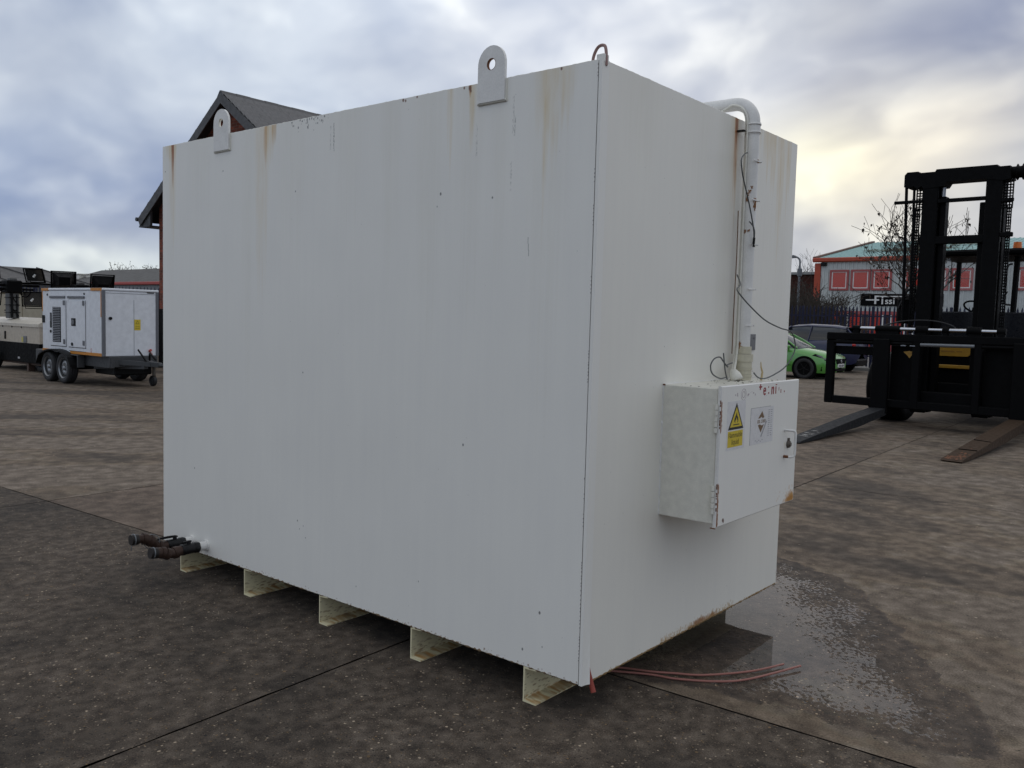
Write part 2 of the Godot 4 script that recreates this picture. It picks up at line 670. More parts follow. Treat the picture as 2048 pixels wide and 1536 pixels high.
	for q in [[1.637, 0.10, 0.19, 0.5], [1.612, 0.06, 0.175, 0.25], [1.637, 0.05, 0.1, 0.25], [2.79, 0.08, 0.24, 0.3], [2.80, 0.16, 0.24, 0.25], [2.59, 0.16, 0.3, 0.2], [2.785, 0.34, 0.46, 0.22]]:
		for i in 60:
			p.speck(q[0] + r.randf_range(-0.004, 0.004), lerpf(q[1], q[2], r.randf()), 0.0022, soot, q[3] * r.randf(), 2.2)
	for q in [[2.38, 0.445, 0.006], [2.686, 0.483, 0.0045], [2.549, 1.543, 0.005], [1.404, 1.293, 0.004], [3.0, 2.19, 0.006], [2.915, 2.366, 0.005], [2.287, 2.21, 0.003], [1.33, 0.36, 0.004], [0.66, 0.2, 0.004], [0.03, 0.15, 0.004], [2.36, 0.5, 0.003], [0.36, 1.93, 0.004], [1.37, 2.08, 0.004], [1.39, 2.12, 0.003], [1.42, 2.1, 0.003], [1.44, 2.16, 0.003], [3.02, 2.33, 0.003], [1.85, 2.33, 0.003]]:
		p.speck(q[0], q[1], q[2], soot, 0.85, 1.4)
	p.line(2.884, 0.655, 2.891, 0.73, 0.0022, Vector3(0.16, 0.16, 0.16), 0.7)
	for i in 70:
		p.speck(r.randf_range(0.0, 3.2), r.randf_range(0.0, 2.43), r.randf_range(0.0012, 0.0026), Vector3(0.2, 0.18, 0.16), r.randf_range(0.2, 0.7))
	for i in 160:
		p.speck(r.randf_range(0.0, 3.2), 2.434 - absf(r.randfn(0.0, 0.006)), r.randf_range(0.002, 0.006), Vector3(0.2, 0.10, 0.04), r.randf_range(0.2, 0.8))
	# relief of the sheet: brushed paint, and narrow upright creases where something was dragged down it
	var hz := PackedByteArray()
	hz.resize(620 * 471)
	var peel := noise(88, 0.3, 2)
	for y in 471:
		for x in 620:
			hz[y * 620 + x] = int(110.0 + 14.0 * peel.get_noise_2d(x * 1.4, y * 0.5))
	for q in [[0.788, 0.40, 0.84, 7], [0.996, 0.36, 0.84, 6], [1.236, 0.33, 0.88, 8], [1.270, 0.36, 0.86, 7], [1.30, 0.44, 0.80, 2], [1.31, 0.5, 0.9, 2]]:
		for y in range(int(q[1] * 193.5), int(q[2] * 193.5)):
			var crest := sin(PI * (y / 193.5 - q[1]) / (q[2] - q[1]))
			for dx in range(-3, 4):
				var at := y * 620 + int(q[0] * 193.5 + 1.5 * sin(y * 0.05)) + dx
				hz[at] = clampi(int(hz[at] + 12.0 * q[3] * crest * exp(-dx * dx / 2.2)), 0, 255)
	var skin := StandardMaterial3D.new()
	skin.albedo_texture = p.done()
	skin.roughness = 0.40
	skin.metallic_specular = 0.5
	skin.texture_repeat = false
	var skin1: StandardMaterial3D = skin.duplicate()
	skin1.heightmap_enabled = true
	skin1.heightmap_texture = ImageTexture.create_from_image(Image.create_from_data(620, 471, false, Image.FORMAT_L8, hz))
	skin1.heightmap_scale = 0.12
	M["side_sheet"] = skin1
	M["sheet_plain"] = mat(Color(0.785, 0.77, 0.715), 0.42)
	# tank, end sheet
	p = Paint.new(800, 1020, 419.0, pale * Vector3(0.985, 0.975, 0.95))
	sheet_wear(p, 8, 0.024)
	for q in [[0.3, 0.4, 0.5], [0.8, 0.3, 0.6], [1.55, 0.5, 1.9], [1.75, 0.24, 2.2], [1.06, 0.2, 2.0]]:
		p.run(q[0], 0.0, q[1], q[2], moss, 0.11, r, grain, 0.7)
	p.run(1.15, 0.0, 0.14, 0.7, ochre, 0.2, r, grain, 0.6)
	p.run(1.160, 0.0, 0.075, 0.60, Vector3(0.50, 0.29, 0.10), 0.5, r, grain, 0.4)
	p.run(1.158, 0.0, 0.042, 0.40, Vector3(0.40, 0.16, 0.035), 1.0, r, grain, 0.3)
	p.run(1.160, 0.0, 0.030, 0.16, Vector3(0.28, 0.09, 0.02), 1.0, r, grain, 0.3)
	for q in [[1.60, 0.10, 0.42], [1.70, 0.12, 0.75], [1.52, 0.12, 0.3], [1.80, 0.08, 0.5], [1.40, 0.12, 0.2]]:
		p.run(q[0], 0.0, q[1], q[2], ochre * 0.95, 0.42, r, grain, 0.6)
	for i in 420:
		p.speck(r.randf_range(0.62, 1.36), 2.434 - absf(r.randfn(0.0, 0.012)) * (0.5 + 0.9 * sin(r.randf() * 3.0)), r.randf_range(0.003, 0.008), Vector3(0.42, 0.25, 0.07), r.randf_range(0.1, 0.5))
	p.patch(1.0, 2.424, 0.10, 0.020, Vector3(0.30, 0.13, 0.04), 0.9, grain)
	p.patch(1.13, 2.428, 0.06, 0.024, Vector3(0.33, 0.15, 0.04), 0.9, grain)
	p.patch(0.90, 2.431, 0.05, 0.012, Vector3(0.36, 0.18, 0.06), 0.8, grain)
	for i in 200:
		p.speck(r.randf_range(0.2, 1.9), 2.435 - absf(r.randfn(0.0, 0.004)), r.randf_range(0.002, 0.005), Vector3(0.35, 0.24, 0.08), r.randf_range(0.2, 0.8))
	for i in 60:
		p.speck(r.randf_range(0.0, 1.9), r.randf_range(0.0, 2.43), r.randf_range(0.0014, 0.003), Vector3(0.15, 0.13, 0.12), r.randf_range(0.3, 0.8))
	for i in 40:
		p.speck(1.9 - absf(r.randfn(0.0, 0.006)), r.randf_range(0.0, 2.43), r.randf_range(0.002, 0.005), Vector3(0.32, 0.25, 0.14), r.randf_range(0.2, 0.6))
	var skin2: StandardMaterial3D = skin.duplicate()
	skin2.albedo_texture = p.done()
	M["end_sheet"] = skin2
	# cabinet door
	p = Paint.new(560, 402, 667.0, pale)
	sheet_wear(p, 12, 0.02)
	for i in 520:
		var du := 0.835 - absf(r.randfn(0.0, 0.05))
		var dv := 0.6 - absf(r.randfn(0.0, 0.022))
		p.speck(du, dv, r.randf_range(0.003, 0.009), Vector3(0.50, 0.25, 0.045), 0.2)
	p.patch(0.79, 0.59, 0.06, 0.018, Vector3(0.42, 0.18, 0.03), 0.7, grain)
	p.patch(0.064, 0.583, 0.011, 0.015, Vector3(0.10, 0.035, 0.02), 0.95, grain)
	p.run(0.70, 0.30, 0.02, 0.07, ochre, 0.3, r, grain)
	for q in [[0.0, 0.07, 0.19], [0.0, 0.42, 0.54], [0.0, 0.55, 0.6]]:
		for i in 160:
			p.speck(absf(r.randfn(0.0, 0.004)), lerpf(q[1], q[2], r.randf()), r.randf_range(0.002, 0.006), Vector3(0.24, 0.09, 0.03), 0.6, 2.0)
	for i in 50:
		p.speck(r.randf_range(0.0, 0.84), r.randf_range(0.0, 0.6), r.randf_range(0.001, 0.0022), Vector3(0.2, 0.17, 0.15), r.randf_range(0.2, 0.7))
	var skin3: StandardMaterial3D = skin.duplicate()
	skin3.albedo_texture = p.done()
	M["door_sheet"] = skin3
	# rusty skid paint
	p = Paint.new(512, 128, 256.0, Vector3(0.70, 0.64, 0.42))
	sheet_wear(p, 21, 0.05)
	for i in 520:
		p.speck(r.randf_range(0.0, 2.0), 0.5 - absf(r.randfn(0.0, 0.13)), r.randf_range(0.003, 0.02), Vector3(0.20, 0.10, 0.035), r.randf_range(0.1, 0.6))
	for i in 420:
		p.speck(r.randf_range(0.0, 2.0), 0.5 - absf(r.randfn(0.0, 0.03)), r.randf_range(0.004, 0.014), Vector3(0.42, 0.22, 0.06), r.randf_range(0.3, 0.8))
	for i in 160:
		p.speck(r.randf_range(0.0, 2.0), r.randf_range(0.0, 0.5), r.randf_range(0.003, 0.012), Vector3(0.10, 0.06, 0.03), r.randf_range(0.2, 0.8))
	var skid := StandardMaterial3D.new()
	skid.albedo_texture = p.done()
	skid.roughness = 0.7
	M["skid"] = skid
	# brick: far away, so its courses are relief
	var bw := 256
	var bh := 256
	var bc := PackedByteArray()
	bc.resize(bw * bh * 3)
	var bz := PackedByteArray()
	bz.resize(bw * bh)
	for y in bh:
		var row := y / 16
		for x in bw:
			var xx := (x + (16 if row % 2 else 0)) % bw
			var col := xx / 32
			var mortar := y % 16 < 2 or xx % 32 < 2
			var hsh := float(posmod(row * 7919 + col * 104729 + row * col * 31, 97)) / 97.0
			var t := 0.75 + 0.45 * hsh
			var q := (y * bw + x) * 3
			if mortar:
				bc[q] = 104
				bc[q + 1] = 88
				bc[q + 2] = 76
				bz[y * bw + x] = 60
			else:
				bc[q] = clampi(int(118 * t), 0, 255)
				bc[q + 1] = clampi(int(60 * t), 0, 255)
				bc[q + 2] = clampi(int(44 * t), 0, 255)
				bz[y * bw + x] = 190
	var br := StandardMaterial3D.new()
	br.albedo_texture = ImageTexture.create_from_image(Image.create_from_data(bw, bh, false, Image.FORMAT_RGB8, bc))
	br.heightmap_enabled = true
	br.heightmap_texture = ImageTexture.create_from_image(Image.create_from_data(bw, bh, false, Image.FORMAT_L8, bz))
	br.heightmap_scale = 1.0
	br.roughness = 0.95
	br.uv1_triplanar = true
	br.uv1_triplanar_sharpness = 8.0
	br.uv1_scale = Vector3(1.0 / 1.8, 1.0 / 1.2, 1.0 / 1.8)
	M["brick"] = br
	var db: StandardMaterial3D = br.duplicate()
	db.albedo_color = Color(0.55, 0.5, 0.48)
	M["dark_brick"] = db


func sheet_wear(p: Paint, seed_: int, amount: float) -> void:  # faint vertical rain marks and fine mottling on a painted sheet
	var thin := noise(seed_, 0.05, 4)
	var soft := noise(seed_ + 1, 0.011, 4)
	var fine := noise(seed_ + 2, 0.35, 2)
	for y in p.h:
		for x in p.w:
			var n := thin.get_noise_2d(x, y * 0.035) * 0.6 + soft.get_noise_2d(x, y * 0.45) * 0.7 + fine.get_noise_2d(x, y) * 0.55
			var k := 1.0 + n * amount
			var i := (y * p.w + x) * 3
			p.px[i] *= k
			p.px[i + 1] *= k
			p.px[i + 2] *= k - n * amount * 0.2


# ---------------------------------------------------------------- the yard
const YARD_AT := Vector3(-1.165, 0.0, -0.455)
const YARD_TURN := 0.041

var n_big: FastNoiseLite
var n_mid: FastNoiseLite
var n_fine: FastNoiseLite
var wet_line := PackedVector2Array([Vector2(-1.1, -3.2), Vector2(-0.46, -3.06), Vector2(0.14, -2.75), Vector2(0.59, -2.12), Vector2(1.11, -1.33), Vector2(1.31, -1.07), Vector2(1.33, -0.87), Vector2(1.18, -0.76), Vector2(0.82, -0.73), Vector2(0.52, -0.72), Vector2(0.29, -0.63), Vector2(0.05, -0.585), Vector2(-0.4, -0.56), Vector2(-1.1, -0.56)])
var pool_line := PackedVector2Array([Vector2(-0.9, -2.2), Vector2(-0.38, -2.62), Vector2(-0.02, -2.45), Vector2(0.25, -2.1), Vector2(0.50, -1.75), Vector2(0.72, -1.38), Vector2(0.95, -1.08), Vector2(0.90, -0.95), Vector2(0.55, -0.84), Vector2(0.3, -0.80), Vector2(-0.1, -0.74), Vector2(-0.9, -0.85)])


func inside_by(p: Vector2, line: PackedVector2Array) -> float:  # metres inside the outline, negative outside
	var best := 1e9
	for i in line.size():
		best = minf(best, p.distance_to(Geometry2D.get_closest_point_to_segment(p, line[i], line[(i + 1) % line.size()])))
	return best if Geometry2D.is_point_in_polygon(p, line) else -best


func ground_tint(u: float, v: float) -> Color:
	var b := n_big.get_noise_2d(u, v)
	var m := n_mid.get_noise_2d(u, v)
	var f := n_fine.get_noise_2d(u, v)
	var k := 0.86 + b * 0.36 + m * 0.34 + f * 0.28
	var c := Vector3(1.0, 1.0, 1.0)
	if v > 0.0:
		c = Vector3(1.0, 0.985, 0.95) * (0.92 if u < 0.0 else 1.0)
		var oil := clump(n_mid.get_noise_2d(u * 1.6 + 50.0, v * 1.6) + f * 0.5, 0.22, 0.42)
		k *= 1.0 - 0.40 * oil
	elif u < -4.4:
		# drawn-out tyre and wash marks across the old slabs, pale worn edges
		var along := u * 0.80 - v * 0.60
		var across := u * 0.60 + v * 0.80
		var s := n_mid.get_noise_2d(along * 0.16 + 0.3 * b, across * 0.62 + 90.0)
		var s2 := n_mid.get_noise_2d(along * 0.45 + 20.0, across * 1.9 + 9.0)
		k = 1.02 + b * 0.25 + s * 1.25 + s2 * 0.45 + f * 0.2
		var worn := clump(0.26 + 0.3 * m - (-4.4 - u), 0.0, 0.16) * clump(v, -3.5, -1.0)
		worn = maxf(worn, clump(0.45 + 0.7 * m + 0.3 * f - absf(v + 0.05), 0.0, 0.25) * clump(u, -6.6, -6.0) * clump(-u, 4.9, 5.3))
		k = lerpf(k, 1.62, worn * 0.8)
		var tan := clampf(0.5 + s * 1.2, 0.0, 1.0)
		c = Vector3(1.02, 0.98, 0.93).lerp(Vector3(1.12, 1.04, 0.90), maxf(tan, worn))
	elif u < 0.0:
		c = Vector3(0.88, 0.82, 0.80)
		k = 0.92 + b * 0.16 + m * 0.14 + f * 0.16
		if v < -5.5:
			k += n_mid.get_noise_2d(u * 0.4 + 3.0, v * 0.7) * 0.6
			c = Vector3(1.0, 0.95, 0.90)
	else:
		var s := n_mid.get_noise_2d(u * 0.55 - v * 0.2 + 10.0, v * 0.85 + 30.0)
		var s2 := n_mid.get_noise_2d(u * 1.7 + v * 0.5, v * 2.1 - u * 0.4 + 60.0)
		k = 0.96 + b * 0.3 + s * 0.95 + s2 * 0.34 + f * 0.24
		c = Vector3(0.98, 0.94, 0.90).lerp(Vector3(1.05, 0.99, 0.88), clampf(0.5 + s * 1.3, 0.0, 1.0))
	k = clampf(k, 0.42, 1.75)
	return Color(c.x * k, c.y * k, c.z * k)


func slab_piece(u0: float, u1: float, v0: float, v1: float, step: float, tile: float, shift: Vector2, skirt: bool) -> ArrayMesh:
	var nu := maxi(2, int((u1 - u0) / step))
	var nv := maxi(2, int((v1 - v0) / step))
	var pos := PackedVector3Array()
	var col := PackedColorArray()
	var uv := PackedVector2Array()
	var nor := PackedVector3Array()
	var idx := PackedInt32Array()
	for j in nv + 1:
		for i in nu + 1:
			var u := lerpf(u0, u1, float(i) / nu)
			var v := lerpf(v0, v1, float(j) / nv)
			var c := ground_tint(u, v)
			# slab edges are worn ragged
			if i == 0 or i == nu:
				u += 0.005 * n_fine.get_noise_2d(u * 30.0 + 7.0, v * 5.0)
			if j == 0 or j == nv:
				v += 0.005 * n_fine.get_noise_2d(u * 5.0, v * 30.0 + 7.0)
			pos.append(Vector3(u, 0.0, v))
			nor.append(Vector3.UP)
			col.append(c)
			uv.append(Vector2(u, v) / tile + shift)
	for j in nv:
		for i in nu:
			var a := j * (nu + 1) + i
			idx.append_array([a, a + 1, a + nu + 2, a, a + nu + 2, a + nu + 1])
	if skirt:
		for e in [[0, 1, nu, 0], [nv * (nu + 1), 1, nu, 0], [0, nu + 1, nv, 0], [nu, nu + 1, nv, 0]]:
			for q in e[2]:
				var a: int = e[0] + e[1] * q
				var b: int = a + e[1]
				var at := pos.size()
				for z in [a, b]:
					for y in [0.0, -0.05]:
						pos.append(pos[z] + Vector3(0, y, 0))
						nor.append(Vector3.UP)
						col.append(col[z] * 0.8)
						uv.append(uv[z] + Vector2(0.0, y))
				idx.append_array([at, at + 2, at + 3, at, at + 3, at + 1])
	return grid_mesh(pos, nor, col, uv, idx)


func grid_mesh(pos: PackedVector3Array, nor: PackedVector3Array, col: PackedColorArray, uv: PackedVector2Array, idx: PackedInt32Array) -> ArrayMesh:
	var arr := []
	arr.resize(Mesh.ARRAY_MAX)
	arr[Mesh.ARRAY_VERTEX] = pos
	arr[Mesh.ARRAY_NORMAL] = nor
	arr[Mesh.ARRAY_COLOR] = col
	arr[Mesh.ARRAY_TEX_UV] = uv
	arr[Mesh.ARRAY_INDEX] = idx
	var mesh := ArrayMesh.new()
	mesh.add_surface_from_arrays(Mesh.PRIMITIVE_TRIANGLES, arr)
	return mesh


func build_yard() -> void:
	n_big = noise(101, 0.22, 3)
	n_mid = noise(102, 0.9, 4)
	n_fine = noise(103, 5.5, 3)
	# open ground beyond the yard, out to the horizon
	var far := PlaneMesh.new()
	far.size = Vector2(900, 900)
	var ground := setting(put("ground", far, M["earth"]))
	ground.position = Vector3(-40, -0.06, -60)
	ground.set_meta("label", "dark tarmac and open ground stretching away beyond the concrete yard")
	var yard := Node3D.new()
	yard.name = "concrete_yard"
	yard.position = YARD_AT
	yard.rotation.y = YARD_TURN
	add_child(yard)
	setting(yard)
	yard.set_meta("label", "worn stained concrete yard laid in large jointed slabs")
	var filler := Mb.new()
	filler.box(Vector3(-42, -0.05, -31.0), Vector3(20, -0.009, 12))
	part("joint_filler", filler, M["joint"], yard)
	var us := []
	for i in range(-9, 4):
		us.append(i * 4.4)
	var vs := [10.9, 5.4, 0.0, -5.52, -11.1, -16.6, -22.1, -27.6, -31.0]
	var r := RandomNumberGenerator.new()
	r.seed = 5
	var g := 0.0058
	for i in us.size() - 1:
		for j in vs.size() - 1:
			var u0: float = us[i] + g
			var u1: float = us[i + 1] - g
			var v0: float = vs[j + 1] + g
			var v1: float = vs[j] - g
			if i == 9 and j == 2:
				wet_slab(yard, u0, u1, v0, v1)
				continue
			var near: bool = u1 > -9.0 and v0 > -6.0
			var stony: bool = v0 > -1.0
			var piece := slab_piece(u0, u1, v0, v1, 0.07 if near else 0.16, 1.9 if stony else 2.6, Vector2(r.randf(), r.randf()), near)
			put("concrete_slab", piece, M["stony"] if stony else M["plain"], yard)


func wet_slab(yard: Node3D, u0: float, u1: float, v0: float, v1: float) -> void:
	# the slab under the tank: part of it is soaked, and a shallow pool stands in its low spot
	var slab := Node3D.new()
	slab.name = "concrete_slab"
	yard.add_child(slab, true)
	var pu0 := 0.05
	var pu1 := 2.68
	var pv0 := -2.75
	var pv1 := -0.02
	var rag := noise(61, 3.0, 4)
	var dip := noise(62, 2.2, 3)
	var grit := noise(63, 34.0, 2)
	var dry := [PackedVector3Array(), PackedVector3Array(), PackedColorArray(), PackedVector2Array(), PackedInt32Array()]
	var wet := [PackedVector3Array(), PackedVector3Array(), PackedColorArray(), PackedVector2Array(), PackedInt32Array()]
	for area in [[pu0, pu1, pv0, pv1, 0.010], [u0, pu0, v0, v1, 0.03], [pu1, u1, v0, v1, 0.03], [pu0, pu1, v0, pv0, 0.03], [pu0, pu1, pv1, v1, 0.0126]]:
		var nu := maxi(1, int((area[1] - area[0]) / area[4]))
		var nv := maxi(1, int((area[3] - area[2]) / area[4]))
		var pos := PackedVector3Array()
		var col := PackedColorArray()
		var uv := PackedVector2Array()
		var damp := PackedFloat32Array()
		for j in nv + 1:
			for i in nu + 1:
				var u := lerpf(area[0], area[1], float(i) / nu)
				var v := lerpf(area[2], area[3], float(j) / nv)
				var w := YARD_AT + Vector3(u, 0, v).rotated(Vector3.UP, YARD_TURN)
				var p := Vector2(w.x, w.z)
				var c := ground_tint(u, v)
				var s := inside_by(p, wet_line) + rag.get_noise_2d(u, v) * 0.085
				var y := 0.0
				var pool := clampf((inside_by(p, pool_line) + dip.get_noise_2d(u * 1.3, v * 1.3) * 0.22) / 0.80 + 0.42, 0.0, 1.0) if area[4] < 0.0125 else 0.0
				if s > -0.02:
					var soak := clampf(s / 0.03 + 0.6, 0.0, 1.0)
					var rim := clampf(1.0 - absf(s - 0.035) / 0.035, 0.0, 1.0)
					c = c.lerp(Color(c.r * 0.55, c.g * 0.52, c.b * 0.52), soak * (0.42 + 0.58 * maxf(rim, pool)))
				if area[4] < 0.0125:
					var edge := clampf(minf(minf(u - pu0, pu1 - u), minf(v - pv0, pv1 - v)) / 0.06, 0.0, 1.0)
					edge *= clampf(s / 0.12, 0.0, 1.0)
					y = edge * (-0.0032 + (0.46 - pool) * 0.0046 + dip.get_noise_2d(u, v) * 0.0011 + grit.get_noise_2d(u, v) * 0.0030)
				pos.append(Vector3(u, y, v))
				col.append(c)
				uv.append(Vector2(u, v) / 1.9 + Vector2(0.3, 0.6))
				damp.append(s)
		var nor := PackedVector3Array()
		nor.resize(pos.size())
		for j in nv + 1:
			for i in nu + 1:
				var a := j * (nu + 1)
				var gx: float = (pos[a + mini(i + 1, nu)].y - pos[a + maxi(i - 1, 0)].y) / (2.0 * area[4])
				var gz: float = (pos[mini(j + 1, nv) * (nu + 1) + i].y - pos[maxi(j - 1, 0) * (nu + 1) + i].y) / (2.0 * area[4])
				nor[a + i] = Vector3(-gx, 1, -gz).normalized()
		for set_ in [dry, wet]:
			var base: int = set_[0].size()
			set_[0].append_array(pos)
			set_[1].append_array(nor)
			set_[2].append_array(col)
			set_[3].append_array(uv)
			for j in nv:
				for i in nu:
					var a := j * (nu + 1) + i
					if (damp[a] > 0.0) == (set_ == wet):
						a += base
						set_[4].append_array([a, a + 1, a + nu + 2, a, a + nu + 2, a + nu + 1])
	put("dry_surface", grid_mesh(dry[0], dry[1], dry[2], dry[3], dry[4]), M["plain"], slab)
	put("wet_surface", grid_mesh(wet[0], wet[1], wet[2], wet[3], wet[4]), M["wet"], slab)
	var b := Mb.new()
	b.quad(Vector3(pu0 + 0.04, -0.0032, pv1 - 0.04), Vector3(pu1 - 0.04, -0.0032, pv1 - 0.04), Vector3(pu1 - 0.04, -0.0032, pv0 + 0.04), Vector3(pu0 + 0.04, -0.0032, pv0 + 0.04))
	b.xf = Transform3D(Basis(Vector3.UP, YARD_TURN), YARD_AT)
	b = Mb.new()
	b.xf = Transform3D(Basis(Vector3.UP, YARD_TURN), YARD_AT)
	b.quad(Vector3(pu0 + 0.04, -0.0032, pv1 - 0.04), Vector3(pu1 - 0.04, -0.0032, pv1 - 0.04), Vector3(pu1 - 0.04, -0.0032, pv0 + 0.04), Vector3(pu0 + 0.04, -0.0032, pv0 + 0.04))
	var water := setting(part("water", b, M["water"], self))
	water.set_meta("label", "shallow puddle on the concrete beside the end of the tank")


# ---------------------------------------------------------------- fence, kerb and buildings
func build_fence_and_kerb() -> void:
	var b := Mb.new()
	b.box(Vector3(-30, -0.05, -31.55), Vector3(14, 0.11, -31.4), 0.012)
	var kerb := setting(part("kerb", b, mat(Color(0.25, 0.235, 0.21), 0.9, 0.0, 1.5), self))
	kerb.set_meta("label", "pale concrete kerb along the foot of the blue fence")
	b = Mb.new()
	b.box(Vector3(-30, -0.05, -49.5), Vector3(14, 0.09, -31.56))
	var path := setting(part("pavement", b, mat(Color(0.16, 0.15, 0.14), 0.95, 0.0, 2.0), self))
	path.set_meta("label", "grey pavement and forecourt behind the blue fence")
	palisade("palisade_fence", "navy blue palisade fence running behind the parked cars", Vector3(-14.4, 0.09, -32.0), 0.0, 12.3)
	palisade("palisade_fence_001", "navy blue palisade fence seen over the white generator trailer", Vector3(-39.9, 0.0, -7.71), 0.40, 16.2)


func palisade(called: String, label: String, at: Vector3, turn: float, long: float) -> void:
	var navy := mat(Color(0.008, 0.011, 0.042), 0.6, 0.0, 0.9)
	var t := thing(called, label, "fence", at, turn)
	var shape := PackedVector2Array([Vector2(-0.034, 0.05), Vector2(0.034, 0.05), Vector2(0.034, 2.28), Vector2(0.020, 2.32), Vector2(0.0, 2.40), Vector2(-0.020, 2.32), Vector2(-0.034, 2.28)])
	var b := Mb.new()
	b.prism(shape, 0.0, 0.006)
	b.box(Vector3(-0.009, 0.06, 0.006), Vector3(0.009, 2.26, 0.018))
	var pale := b.done()
	for i in int(long / 0.152):
		var o := put("pale", pale, navy, t)
		o.position = Vector3(0.05 + i * 0.152, 0.0, 0.03)
		o.rotation.z = sin(i * 7.3) * 0.006
	b = Mb.new()
	b.box(Vector3(-0.05, 0, -0.06), Vector3(0.05, 2.36, 0.0), 0.004)
	var post := b.done()
	for i in int(long / 2.75) + 1:
		put("post", post, navy, t).position.x = i * 2.75
	for y in [0.45, 1.98]:
		b = Mb.new()
		b.box(Vector3(0, y - 0.025, 0.0), Vector3(long, y + 0.025, 0.03))
		part("rail", b, navy, t)


func ribbed(w: float, h: float, pitch: float, deep: float, rib: float) -> ArrayMesh:  # a profiled sheet, ribs upright, facing +z
	var b := Mb.new()
	var x := 0.0
	var line := [Vector2(0, 0)]
	while x < w - 0.01:
		line.append(Vector2(x + pitch - rib - deep * 0.6, 0))
		line.append(Vector2(x + pitch - rib, deep))
		line.append(Vector2(x + pitch - deep * 0.6, deep))
		line.append(Vector2(x + pitch, 0))
		x += pitch
	for i in line.size() - 1:
		b.quad(Vector3(line[i].x, 0, line[i].y), Vector3(line[i + 1].x, 0, line[i + 1].y), Vector3(line[i + 1].x, h, line[i + 1].y), Vector3(line[i].x, h, line[i].y))
	b.box(Vector3(0, 0, -0.06), Vector3(w, h, -0.002))
	return b.done()


